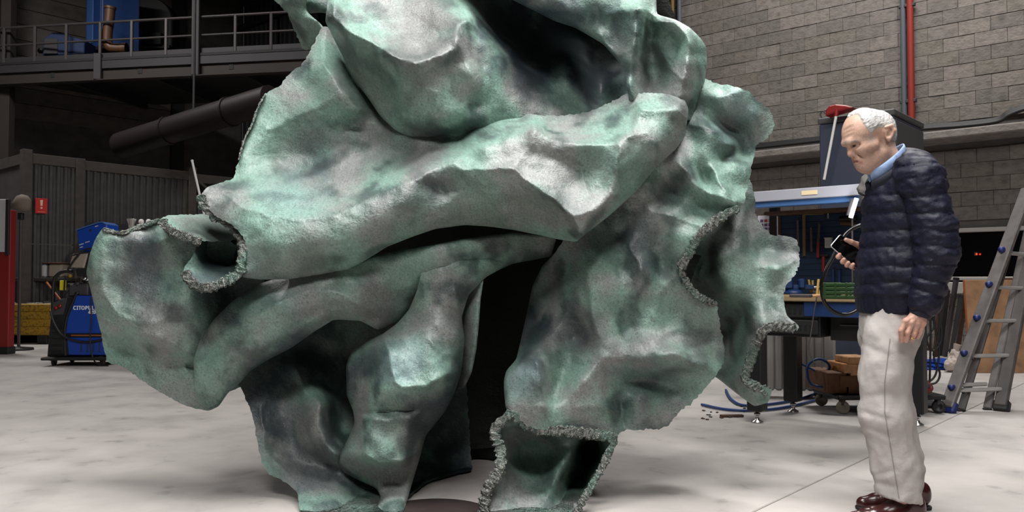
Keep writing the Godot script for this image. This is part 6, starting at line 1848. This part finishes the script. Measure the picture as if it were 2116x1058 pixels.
		put("sheet", bev(Vector3(absf(b.x - a.x), hgt, 0.02), 0.003), [M.plywood, M.plywood_dark][s[6]], bd, Vector3(0, hgt / 2, 0))
		put("edge_band", bev(Vector3(0.012, hgt, 0.024), 0.003), M.orange_wood, bd, Vector3(-absf(b.x - a.x) / 2, hgt / 2, 0))
	var k := 0
	for s in [[1942, 735, 1958, 600, 0], [1952, 738, 1976, 575, 1], [1964, 740, 1986, 610, 0], [1977, 736, 1998, 590, 2], [1932, 738, 1944, 622, 2]]:
		var a := on_floor(s[0], s[1])
		var b := at(s[2], s[3], 10.6)
		var o := thing("leaning_bar", ["leftmost long dark bar leaning on the wall behind the man's arm", "long grey bar leaning tallest on the wall behind the man's arm", "dark bar just right of the tallest leaning bar", "slim brown batten beside the plywood sheet", "short brown batten lowest of the leaning bars"][k], "bar", a, 0.0, "bars leaning on the wall")
		k += 1
		bar("shaft", [M.steel_dark, M.steel_rail, M.wood_dark][s[4]], o, a + up * 0.01, b, 0.05, 0.05)
		bar("end_cap", M.steel_black, o, b - (b - a).normalized() * 0.02, b + (b - a).normalized() * 0.01, 0.056, 0.056)
	var sk := Field.new()
	var sp := on_floor(1972, 768)
	for q in [[0.0, 0.08, 0.0, 0.085], [-0.06, 0.07, 0.05, 0.07], [0.07, 0.09, 0.02, 0.075], [0.02, 0.17, 0.0, 0.07], [-0.02, 0.05, 0.08, 0.05]]:
		sk.cap(Vector3(q[0], q[1], q[2]) * 1.05, q[3], Vector3(q[0] + 0.03, q[1], q[2]) * 1.05, q[3] * 0.9, 0.04)
	sk.bend = func(p: Vector3, d: float) -> float:
		return maxf(d + n_mid.get_noise_3dv(p * 1.5) * 0.02, 0.0 - p.y)
	var sack := thing("crumpled_sack", "crumpled pale plastic sack on the floor behind the ladder", "bag", sp)
	put("sack", field_mesh(sk, 0.012), M.sack, sack)
	put("knot", tube(PackedVector3Array([Vector3(0.02, 0.22, 0), Vector3(0.04, 0.30, 0.01)]), 0.03, 8, 0.045), M.sack, sack)
	var tp := on_floor(1940, 762)
	var tarp := thing("blue_tarp", "folded blue tarpaulin on the floor left of the pale sack", "tarpaulin", tp)
	for q in 3: put("fold", bev(Vector3(0.42 - 0.06 * q, 0.03, 0.3), 0.014), M.blue_weld, tarp, Vector3(0.02 * q, 0.018 + 0.034 * q, 0), Vector3(0, 0.2 * q, 0.04))

func build_bench() -> void:
	var up := Vector3.UP
	var u0 := -2.62
	var u1 := -1.64
	var v0 := 5.45
	var v1 := 6.18
	var b := thing("workbench", "dark steel workbench with a blue tool panel and a pale hood, between sculpture and man", "workbench", hall(u0, v0))
	hpart("worktop", M.bench_top, b, u0 - 0.06, u1, v0 - 0.03, v1, 0.86, 0.90, 0.006)
	hpart("apron", M.blue_tool, b, u0 + 0.42, u0 + 0.80, v0 - 0.01, v0 + 0.02, 0.76, 0.86)
	for u in [u0, u1 - 0.1]:
		for v in [v0, v1 - 0.11]:
			var lg := hpart("leg", M.plastic_black, b, u, u + 0.11, v, v + 0.11, 0.085, 0.86, 0.008)
			part_at("levelling_foot", lathe([Vector2(0, 0.0), Vector2(0.042, 0.0), Vector2(0.04, 0.012), Vector2(0.016, 0.026), Vector2(0.013, 0.04), Vector2(0.013, 0.055), Vector2(0.022, 0.056), Vector2(0.022, 0.07), Vector2(0.013, 0.071), Vector2(0.013, 0.09), Vector2(0, 0.09)], 18), M.chrome, lg, Transform3D(Basis(), hall(u + 0.055, v + 0.055)))
	# drawer chests below
	var ch := hpart("drawer_chest", M.plastic_black, b, u0 + 0.13, u0 + 0.52, v0 + 0.02, v1 - 0.05, 0.62, 0.855)
	for r in 2:
		hpart("drawer", M.steel_black, b, u0 + 0.14, u0 + 0.51, v0 + 0.0, v0 + 0.03, 0.64 + r * 0.11, 0.735 + r * 0.11, 0.006)
		for k in 9: hpart("slot", M.plastic_black, b, u0 + 0.17 + k * 0.036, u0 + 0.187 + k * 0.036, v0 - 0.004, v0 + 0.004, 0.665 + r * 0.11, 0.705 + r * 0.11, 0.002)
	hpart("cupboard", M.steel_black, b, u0 + 0.55, u0 + 0.86, v0 + 0.12, v1 - 0.05, 0.60, 0.855)
	hpart("cupboard_handle", M.steel_rail, b, u0 + 0.62, u0 + 0.84, v0 + 0.10, v0 + 0.115, 0.70, 0.712)
	hpart("side_plate", M.plastic_black, b, u0 + 0.0, u0 + 0.02, v0 + 0.1, v1 - 0.1, 0.62, 0.86)
	# tool panel and hood
	var pn := hpart("tool_panel", M.peg_blue, b, u0 - 0.1, u1, v1 - 0.04, v1, 0.90, 1.50)
	for r in 12: hpart("hole_row", M.peg_dark, b, u0 - 0.08, u1 - 0.02, v1 - 0.042, v1 - 0.038, 0.945 + r * 0.045, 0.952 + r * 0.045, 0.001)
	hpart("panel_post", M.steel_black, b, u0 - 0.12, u0 - 0.06, v1 - 0.06, v1 + 0.02, 0.9, 1.6)
	hpart("panel_post", M.steel_black, b, u1 - 0.06, u1, v1 - 0.06, v1 + 0.02, 0.9, 1.6)
	hpart("hood", M.hood_grey, b, u0 - 0.12, u1, 5.58, 5.60, 1.565, 1.64, 0.004)
	hpart("hood_top", M.hood_grey, b, u0 - 0.12, u1, 5.60, v1 + 0.02, 1.61, 1.64, 0.004)
	hpart("hood_valance", M.hood_blue, b, u0 - 0.12, u1, 5.60, 5.68, 1.525, 1.57, 0.004)
	hpart("shelf_board", M.wood_dark, b, u0 - 0.1, u1, v1 - 0.2, v1, 1.50, 1.525, 0.004)
	hpart("hood_label", M.cream, b, u0 + 0.36, u0 + 0.47, 5.575, 5.58, 1.59, 1.62, 0.001)
	# ---- things on the panel, each hung a little proud of it
	var fv := v1 - 0.05
	var sheet_at := on_wall(1587, 468, fv)
	var cal := thing("calendar", "white paper calendar with a dark grid, clipped to the tool panel beside the sculpture", "calendar", sheet_at)
	cal.rotation.y = TURN
	put("backing", bev(Vector3(0.19, 0.20, 0.008), 0.002), M.wood_dark, cal, Vector3(0.006, -0.004, -0.004))
	put("paper", bev(Vector3(0.165, 0.175, 0.003), 0.001), M.paper, cal, Vector3(0, 0, 0.003))
	put("clip", bev(Vector3(0.06, 0.02, 0.012), 0.004), M.gold, cal, Vector3(0, 0.098, 0.006))
	for r in 4:
		for c in 4: put("cell", bev(Vector3(0.026, 0.022, 0.001), 0.0003), [M.print_violet, M.print_violet, M.print_grey, M.print_red][(r * 5 + c * 3) % 4 if (r + c) % 3 else 0], cal, Vector3(-0.048 + c * 0.033, 0.045 - r * 0.032, 0.005))
	var tool_list := [
		["wrench", "open wrench hanging by the calendar on the tool panel", [[1648, 455, 1650, 522]], 0.010, 0],
		["red_handled_tool", "long tool with a red handle hanging in the middle of the tool panel", [[1693, 462, 1691, 500], [1691, 500, 1690, 532]], 0.012, 1],
		["hammer", "dark hammer with a red shaft hanging low on the tool panel", [[1695, 528, 1712, 528], [1702, 530, 1701, 562]], 0.013, 2],
		["file", "thin file hanging beside the wooden frame on the tool panel", [[1676, 470, 1677, 520]], 0.009, 0],
		["pliers", "first blue-handled pliers hanging low on the tool panel", [[1722, 556, 1722, 598]], 0.011, 3],
		["pliers", "second blue-handled pliers hanging low, nearer the man", [[1735, 558, 1734, 600]], 0.011, 3],
		["bright_rod", "short bright steel rod hanging under the hood", [[1711, 436, 1711, 452]], 0.007, 4],
		["saw", "dark hand saw hanging high on the tool panel", [[1735, 452, 1770, 452], [1738, 460, 1768, 462]], 0.018, 5]]
	for t in tool_list:
		var p0 := on_wall(t[2][0][0], t[2][0][1], fv - 0.012)
		var o := thing(t[0], t[1], "tool", p0)
		var i := 0
		for seg in t[2]:
			var mt: Material = [[M.steel_rail], [M.steel_mid, M.red_paint], [M.steel_black, M.red_paint], [M.blue_tool], [M.chrome], [M.steel_black, M.wood_dark]][t[4]][i] if i < [1, 2, 2, 1, 1, 2][t[4]] else M.steel_mid
			put(["head", "shaft"][i] if t[2].size() > 1 else "shaft", tube(PackedVector3Array([on_wall(seg[0], seg[1], fv - 0.012) - p0, on_wall(seg[2], seg[3], fv - 0.012) - p0]), t[3], 8), mt, o)
			i += 1
		put("peg", tube(PackedVector3Array([Vector3(0, 0.01, 0), Vector3(0, 0.012, 0) + E2 * 0.03]), 0.004, 6), M.steel_mid, o)
	var fr := thing("set_square", "ochre wooden set square hanging on the tool panel", "square", on_wall(1661, 442, fv - 0.012))
	fr.rotation.y = TURN
	put("blade", bev(Vector3(0.022, 0.33, 0.012), 0.002), M.ochre_dim, fr, Vector3(0.0, -0.155, 0))
	put("stock", bev(Vector3(0.15, 0.022, 0.014), 0.002), M.ochre_dim, fr, Vector3(0.075, 0.0, 0))
	var cup := thing("white_holder", "small white holder fixed on the tool panel", "holder", on_wall(1712, 502, fv - 0.02))
	cup.rotation.y = TURN
	put("box", bev(Vector3(0.05, 0.075, 0.035), 0.006), M.white_grey, cup)
	put("lip", bev(Vector3(0.056, 0.008, 0.04), 0.003), M.white_grey, cup, Vector3(0, 0.036, 0))
	# ---- on the worktop
	var top := 0.90
	var vs := thing("vise", "blue bench vise on the workbench beside the sculpture's broken sheet", "vise", on_floor(1640, 608, top) + up * 0.002)
	vs.rotation.y = TURN + 0.5
	put("base", lathe([Vector2(0, 0), Vector2(0.075, 0), Vector2(0.07, 0.02), Vector2(0.045, 0.035), Vector2(0, 0.035)], 18), M.blue_tool, vs)
	put("jaw", bev(Vector3(0.09, 0.09, 0.10), 0.012), M.blue_tool, vs, Vector3(-0.05, 0.08, 0))
	put("jaw", bev(Vector3(0.05, 0.075, 0.10), 0.012), M.blue_tool, vs, Vector3(0.055, 0.075, 0))
	put("slide", bev(Vector3(0.22, 0.035, 0.05), 0.006), M.blue_tool, vs, Vector3(0.03, 0.05, 0))
	put("screw", tube(PackedVector3Array([Vector3(0.13, 0.05, 0), Vector3(0.18, 0.05, 0)]), 0.012, 10), M.chrome, vs)
	put("handle", tube(PackedVector3Array([Vector3(0.17, 0.05, -0.09), Vector3(0.17, 0.05, 0.09)]), 0.006, 8), M.chrome, vs)
	var wd := thing("wood_offcut", "small pale wood offcut leaning behind the blue vise", "wood", on_floor(1648, 596, top) + E2 * 0.12 + up * 0.06)
	wd.rotation = Vector3(0, TURN, 0.6)
	put("block", bev(Vector3(0.06, 0.14, 0.04), 0.004), M.wood_pale, wd)
	var jar := thing("tool_jar", "dark jar bristling with brushes and tools on the workbench", "jar", on_floor(1668, 606, top) + E2 * 0.15)
	put("jar", lathe([Vector2(0, 0), Vector2(0.05, 0), Vector2(0.055, 0.12), Vector2(0.05, 0.12), Vector2(0.045, 0.01), Vector2(0, 0.01)], 18), M.steel_black, jar)
	for k in 7: put("tool", tube(PackedVector3Array([Vector3(0.02 * sin(k * 2.1), 0.03, 0.02 * cos(k * 2.1)), Vector3(0.06 * sin(k * 2.1), 0.22 + 0.02 * (k % 3), 0.05 * cos(k * 2.1))]), 0.007, 6), [M.steel_black, M.wood_dark, M.steel_mid][k % 3], jar)
	for k in 3:
		var cl := thing("wooden_clamp", ["yellow wooden clamp nearest the vise on the workbench", "middle yellow wooden clamp on the workbench", "yellow wooden clamp nearest the green crate"][k], "clamp", on_floor([1676, 1688, 1692][k], [608, 612, 606][k], top) + up * 0.005, 0.0, "clamps on the workbench")
		cl.rotation = Vector3(0, TURN, [0.15, -0.12, 0.2][k])
		put("arm", bev(Vector3(0.014, 0.10, 0.014), 0.003), M.yellow_wood, cl, Vector3(0, 0.055, 0))
		put("arm", bev(Vector3(0.014, 0.09, 0.014), 0.003), M.yellow_wood, cl, Vector3(0.022, 0.05, 0), Vector3(0, 0, -0.12))
	var junk := ["flat steel offcut lying by the vise on the worktop", "dark flat tool lying in the middle of the worktop", "brown wooden slat lying in front of the green crate", "small red case lying behind the clamps"]
	for k in 4:
		var o := thing(["steel_offcut", "flat_tool", "thin_batten", "small_case"][k], junk[k], ["offcut", "tool", "batten", "case"][k], on_floor([1655, 1705, 1722, 1700][k], [615, 611, 614, 604][k], top) + (E2 * 0.2 if k == 3 else Vector3.ZERO), TURN + 0.3 * k)
		put("body", bev([Vector3(0.12, 0.02, 0.06), Vector3(0.16, 0.03, 0.05), Vector3(0.26, 0.015, 0.08), Vector3(0.12, 0.06, 0.08)][k], 0.005), [M.steel_rail, M.steel_black, M.wood_pale, M.red_dim][k], o, Vector3(0, [0.011, 0.016, 0.009, 0.031][k], 0))
	# green crate
	var gc := thing("green_crate", "green plastic crate on the workbench in front of the man", "crate", on_floor(1776, 619, top) + up * 0.001)
	gc.rotation.y = TURN
	for s in [[0, 0.11], [0, -0.11]]:
		for r in 4: put("slat", bev(Vector3(0.30, 0.017, 0.012), 0.003), M.green_plastic, gc, Vector3(s[0], 0.012 + r * 0.022, s[1]))
		for c in 6: put("rib", bev(Vector3(0.012, 0.088, 0.014), 0.003), M.green_plastic, gc, Vector3(-0.14 + c * 0.056, 0.046, s[1]))
	for s in [-1, 1]: put("end", bev(Vector3(0.012, 0.088, 0.22), 0.003), M.green_plastic, gc, Vector3(s * 0.147, 0.046, 0))
	put("bottom", bev(Vector3(0.29, 0.008, 0.22), 0.002), M.green_plastic, gc, Vector3(0, 0.006, 0))
	# bench lamp: bright tube on an arm, its cable in a loop
	var lp0 := at(1768, 455, 5.35)
	var lamp := thing("bench_lamp", "bench lamp with a bright white tube, just left of the man's chest", "lamp", lp0)
	put("tube", tube(PackedVector3Array([at(1758, 450, 5.35) - lp0, at(1770, 410, 5.35) - lp0]), 0.014, 12), M.lamp_white, lamp)
	put("housing", tube(PackedVector3Array([at(1754, 446, 5.40) - lp0, at(1763, 412, 5.40) - lp0]), 0.018, 10), M.steel_mid, lamp)
	put("arm", tube(PackedVector3Array([at(1761, 452, 5.40) - lp0, at(1761.5, 622, 5.42) - lp0]), 0.006, 8), M.steel_rail, lamp)
	put("foot", lathe([Vector2(0, 0), Vector2(0.05, 0), Vector2(0.045, 0.015), Vector2(0, 0.018)], 16), M.steel_black, lamp, at(1761.5, 619, 5.42) - lp0 + Vector3(0, -0.01, 0))
	var lo := OmniLight3D.new()
	lo.name = "tube_light"
	lo.light_energy = 0.05
	lo.light_size = 0.03
	lo.omni_range = 20.0
	lo.shadow_enabled = true
	lo.position = at(1763, 432, 5.30) - lp0
	lamp.add_child(lo)
	var cp := []
	for q in [[1800, 464], [1778, 466], [1757, 475], [1741, 492], [1722, 530], [1706, 560], [1698, 592], [1702, 620], [1717, 640], [1740, 650], [1764, 645], [1790, 626]]: cp.append(at(q[0], q[1], 4.9))
	var cable := thing("black_cable", "black cable hanging in a wide loop beside the man's phone", "cable", cp[0])
	for i in cp.size(): cp[i] -= cable.position
	put("line", tube(curve(cp, 8), 0.012, 8), M.rubber_shiny, cable)
	# grey cloth hood hanging from the hood's end, behind the man's chest
	var gh := Field.new()
	for q in [[1797, 372, 0.045], [1795, 392, 0.058], [1797, 412, 0.052], [1802, 440, 0.04]]: gh.cap(at(q[0], q[1], 4.7), q[2], at(q[0] + 6, q[1] + 10, 4.7), q[2] * 0.9, 0.03)
	gh.bend = func(p: Vector3, d: float) -> float:
		return d + n_mid.get_noise_3dv(p * 1.3) * 0.012
	var gp := at(1797, 400, 4.7)
	var grey_hood := thing("grey_hood", "grey cloth hood on a stand behind the man's chest", "lamp", gp)
	put_world("cover", field_mesh(gh, 0.011), M.grey_cloth, grey_hood)
	put("strap", tube(curve([at(1776, 398, 4.66) - gp, at(1790, 403, 4.62) - gp, at(1806, 402, 4.66) - gp], 6), 0.01, 8), M.rubber, grey_hood)
	put("stand", tube(PackedVector3Array([at(1812, 430, 4.7) - gp, at(1812, 430, 4.7) * Vector3(1, 0, 1) - gp]), 0.012, 8), M.steel_black, grey_hood)
	# radiator under the bench
	var rd := thing("radiator", "white finned radiator standing behind the legs of the workbench", "radiator", on_floor(1604, 822) + E2 * 0.1)
	rd.rotation.y = -0.12
	for k in 9: put("fin", bev(Vector3(0.062, 0.53, 0.09), 0.016), M.rad_white, rd, Vector3(-0.22 + k * 0.066, 0.32, 0))
	put("end_cap", bev(Vector3(0.09, 0.56, 0.15), 0.03), M.rad_white, rd, Vector3(0.40, 0.32, 0))
	put("top_grille", bev(Vector3(0.58, 0.06, 0.07), 0.01), M.steel_black, rd, Vector3(0.04, 0.585, -0.01))
	put("foot", bev(Vector3(0.05, 0.05, 0.2), 0.008), M.steel_black, rd, Vector3(-0.15, 0.025, 0))
	put("foot", bev(Vector3(0.05, 0.05, 0.2), 0.008), M.steel_black, rd, Vector3(0.32, 0.025, 0))
	# blue hoses on the floor and in a loop
	for h in [[[[1450, 836], [1500, 846], [1560, 848], [1620, 842], [1680, 828], [1720, 812]], "blue hose lying along the floor under the workbench"], [[[1500, 806], [1512, 826], [1540, 838], [1600, 834], [1660, 822], [1700, 806]], "second blue hose curving on the floor behind the bench leg"]]:
		var fp := []
		for q in h[0]: fp.append(on_floor(q[0], q[1], 0.014))
		var o := thing("blue_hose", h[1], "hose", fp[0])
		for i in fp.size(): fp[i] -= o.position
		put("line", tube(curve(fp, 8), 0.011, 8), M.hose_blue, o)
	var lpz := []
	for q in [[1700, 800], [1675, 793], [1668, 770], [1672, 752], [1690, 742], [1708, 748], [1714, 760], [1702, 768], [1685, 766], [1666, 757], [1648, 748]]: lpz.append(at(q[0], q[1], 6.3 + 0.02 * lpz.size()))
	var hl := thing("hose_loop", "blue hose hanging in a loop beside the radiator", "hose", lpz[0])
	for i in lpz.size(): lpz[i] -= hl.position
	put("line", tube(curve(lpz, 8), 0.010, 8), M.hose_blue, hl)
	var wl := []
	for q in [[1690, 600], [1683, 640], [1677, 680], [1672, 720], [1680, 745], [1700, 760]]: wl.append(at(q[0], q[1], 5.4))
	var wire := thing("grey_wire", "thin grey wire hanging down in front of the workbench", "wire", wl[0])
	for i in wl.size(): wl[i] -= wire.position
	put("line", tube(curve(wl, 6), 0.004, 6), M.steel_rail, wire)
	# chips of wood and stone on the floor by the bench foot
	var pl := thing("wood_strip", "thin wooden strip lying on the floor beside the bench foot", "wood", on_floor(1512, 862), 0.1)
	put("strip", bev(Vector3(0.17, 0.018, 0.04), 0.003), M.wood_dark, pl, Vector3(0, 0.0095, 0))
	var rng := RandomNumberGenerator.new()
	rng.seed = 5
	for k in 18:
		var o := thing("floor_chip", ["small brown wood chip on the floor by the bench foot", "small grey stone chip on the floor by the bench foot", "small brown wood chip on the floor by the bench foot"][k % 3], "debris", on_floor(rng.randf_range(1428, 1540), rng.randf_range(838, 868), 0.004), rng.randf() * TAU, "debris chips on the floor")
		put("chip", bev(Vector3(rng.randf_range(0.012, 0.035), 0.008, rng.randf_range(0.008, 0.02)), 0.002), [M.wood_dark, M.steel_mid, M.wood_dark][k % 3], o)

func build_cart() -> void:
	var up := Vector3.UP
	var c := on_floor(1812, 846)
	var cart := thing("wood_dolly", "low black dolly on casters loaded with timber, behind the man's legs", "cart", c)
	cart.rotation.y = 0.03
	var hw := 0.41
	put("platform", bev(Vector3(hw * 2, 0.035, 0.5), 0.008), M.plastic_black, cart, Vector3(0, 0.125, 0))
	for x in [-hw + 0.05, hw - 0.04]:
		for z in [0.2, -0.2]:
			var f := put("caster", bev(Vector3(0.03, 0.05, 0.06), 0.006), M.steel_mid, cart, Vector3(x, 0.09, z))
			put("wheel", lathe([Vector2(0.0, -0.012), Vector2(0.022, -0.012), Vector2(0.024, -0.016), Vector2(0.046, -0.012), Vector2(0.05, 0.0), Vector2(0.046, 0.012), Vector2(0.024, 0.016), Vector2(0.022, 0.012), Vector2(0.0, 0.012)], 20), M.rubber if x > 0 else M.cream_dim, f, Vector3(0, -0.04, 0.012), Vector3(PI / 2, 0, 0.5))
	# the timber, each piece its own
	var S := 6.3 / 1700.0
	var list := [
		[1708, 1748, 772, 815, 0.42, 0, "brown beam end, lower left of the timber on the dolly"], [1734, 1800, 776, 800, 0.36, 1, "wide brown beam in the middle of the timber on the dolly"], [1752, 1810, 800, 816, 0.38, 0, "brown beam under the wide one on the dolly"],
		[1756, 1806, 764, 776, 0.26, 2, "pale beam end sawn square near the man's knee"], [1742, 1800, 752, 771, 0.30, 3, "pale beam leaning on the timber pile on the dolly"], [1752, 1800, 738, 752, 0.24, 2, "topmost pale beam of the timber on the dolly"], [1862, 1900, 786, 816, 0.30, 1, "brown block at the right end of the dolly"]]
	for t in list:
		var w: float = (t[1] - t[0]) * S
		var h: float = (t[3] - t[2]) * S
		var d0 := 6.22
		var p := at((t[0] + t[1]) / 2.0, (t[2] + t[3]) / 2.0, d0)
		p.y = maxf(p.y, 0.145 + h / 2)
		var o := thing("timber_beam", t[6], "timber", p, 0.0, "timber on the dolly")
		put("wood", bev(Vector3(w, h, t[4]), 0.006), [M.wood_brown, M.wood_brown2, M.wood_pale, M.wood_orange][t[5]], o, Vector3(0, 0, -float(t[4]) / 2), Vector3(0, 0.06, 0))
		put("sawn_end", bev(Vector3(w * 0.97, h * 0.95, 0.006), 0.002), M.wood_pale if t[5] > 1 else M.wood_brown, o, Vector3(0, 0, 0.002), Vector3(0, 0.06, 0))
	var rd := thing("red_coil", "small red and grey coil lying on the right end of the dolly", "coil", at(1914, 800, 6.15))
	put("coil", lathe([Vector2(0.02, -0.02), Vector2(0.045, -0.02), Vector2(0.05, 0.0), Vector2(0.045, 0.02), Vector2(0.02, 0.02), Vector2(0.02, -0.02)], 18), M.red_dim, rd, Vector3.ZERO, Vector3(0.9, 0.3, 0))
	put("core", lathe([Vector2(0, -0.025), Vector2(0.02, -0.025), Vector2(0.02, 0.025), Vector2(0, 0.025)], 12), M.steel_mid, rd, Vector3.ZERO, Vector3(0.9, 0.3, 0))
	# navy post with hanging cables behind the man
	var pb := on_floor(1903, 838)
	var post := thing("cable_stand", "dark navy post hung with black cables behind the man's hand", "stand", pb)
	put("post", bev(Vector3(0.072, 1.15, 0.072), 0.008), M.navy_paint, post, Vector3(0, 0.59, 0))
	put("foot", bev(Vector3(0.3, 0.03, 0.3), 0.008), M.navy_paint, post, Vector3(0, 0.016, 0))
	put("arm", tube(PackedVector3Array([Vector3(0, 1.1, 0), Vector3(0.16, 1.1, 0.02)]), 0.014, 8), M.navy_paint, post)
	for h in [[[1935, 600], [1943, 650], [1938, 700], [1930, 740], [1942, 770], [1935, 790], [1915, 795]], [[1925, 600], [1918, 640], [1932, 670], [1915, 700], [1928, 725], [1945, 700], [1940, 640], [1930, 600]], [[1938, 600], [1930, 660], [1940, 720], [1936, 765], [1925, 785], [1905, 790]], [[1921, 610], [1923, 690], [1921, 790]]]:
		var pts := []
		for q in h: pts.append(at(q[0], q[1], 6.25) - pb)
		put("cable", tube(curve(pts, 7), 0.008, 7), M.rubber, post)

func build_ladder() -> void:
	var up := Vector3.UP
	var fl := on_floor(1957, 853)
	var fr := on_floor(2068, 850)
	var il := on_floor(1986, 850)
	var ir := on_floor(2040, 847)
	var ld := thing("ladder", "aluminium folding ladder with blue feet at the right edge", "ladder", (fl + fr) / 2 * Vector3(1, 0, 1))
	var depth := 6.75
	var tl := at(2124, 390, depth)
	var tr := at(2152, 400, depth + 0.2)
	var rail := func(a: Vector3, b: Vector3, w: float, h: float, m: Material) -> MeshInstance3D:
		return bar("rail", m, ld, a, b, w, h, 0.008)
	rail.call(fl + up * 0.04, tl, 0.10, 0.045, M.alu)
	rail.call(fr + up * 0.04, tr, 0.09, 0.045, M.alu_dark)
	var ml := fl.lerp(tl, 0.62)
	var mr := fr.lerp(tr, 0.62)
	rail.call(il + up * 0.01, tl.lerp(tr, 0.14) + Vector3(0, 0, -0.04), 0.06, 0.03, M.alu_dark)
	rail.call(ir + up * 0.01, tr.lerp(tl, 0.14) + Vector3(0, 0, -0.04), 0.06, 0.03, M.alu)
	bar("foot", M.blue_cap, ld, fl + up * 0.0, fl.lerp(tl, 0.045), 0.115, 0.06, 0.012)
	bar("foot", M.rubber, ld, fr + up * 0.0, fr.lerp(tr, 0.045), 0.115, 0.06, 0.012)
	bar("foot", M.rubber, ld, il, il + up * 0.015, 0.06, 0.035, 0.004)
	bar("foot", M.rubber, ld, ir, ir + up * 0.015, 0.06, 0.035, 0.004)
	for y in [809.0, 741.0, 669.0, 599.0, 525.0]:
		var tt: float = (853.0 - y) / (853.0 - 390.0)
		# rungs follow the screen rows of the photograph's rungs: equal steps along the rails
		var a := fl.lerp(tl, tt * 0.985)
		var b := fr.lerp(tr, tt * 0.985)
		bar("rung", M.alu_bright, ld, a.lerp(b, 0.04), b.lerp(a, 0.03), 0.034, 0.03, 0.008)
		part_at("catch", lathe([Vector2(0, 0), Vector2(0.022, 0), Vector2(0.024, 0.02), Vector2(0.018, 0.04), Vector2(0, 0.042)], 12), M.blue_cap, ld, Transform3D(Basis(Vector3.FORWARD, 1.3), a + Vector3(-0.055, 0.02, 0.02)))
	for q in [[2012, 742], [1990, 810]]:
		part_at("hole", lathe([Vector2(0, 0), Vector2(0.014, 0), Vector2(0.014, 0.006), Vector2(0, 0.006)], 12), M.rubber, ld, Transform3D(Basis(Vector3.RIGHT, PI / 2), at(q[0], q[1], 6.30)))
	bar("rung", M.alu_bright, ld, il + up * 0.2, ir + up * 0.2, 0.03, 0.03, 0.008)
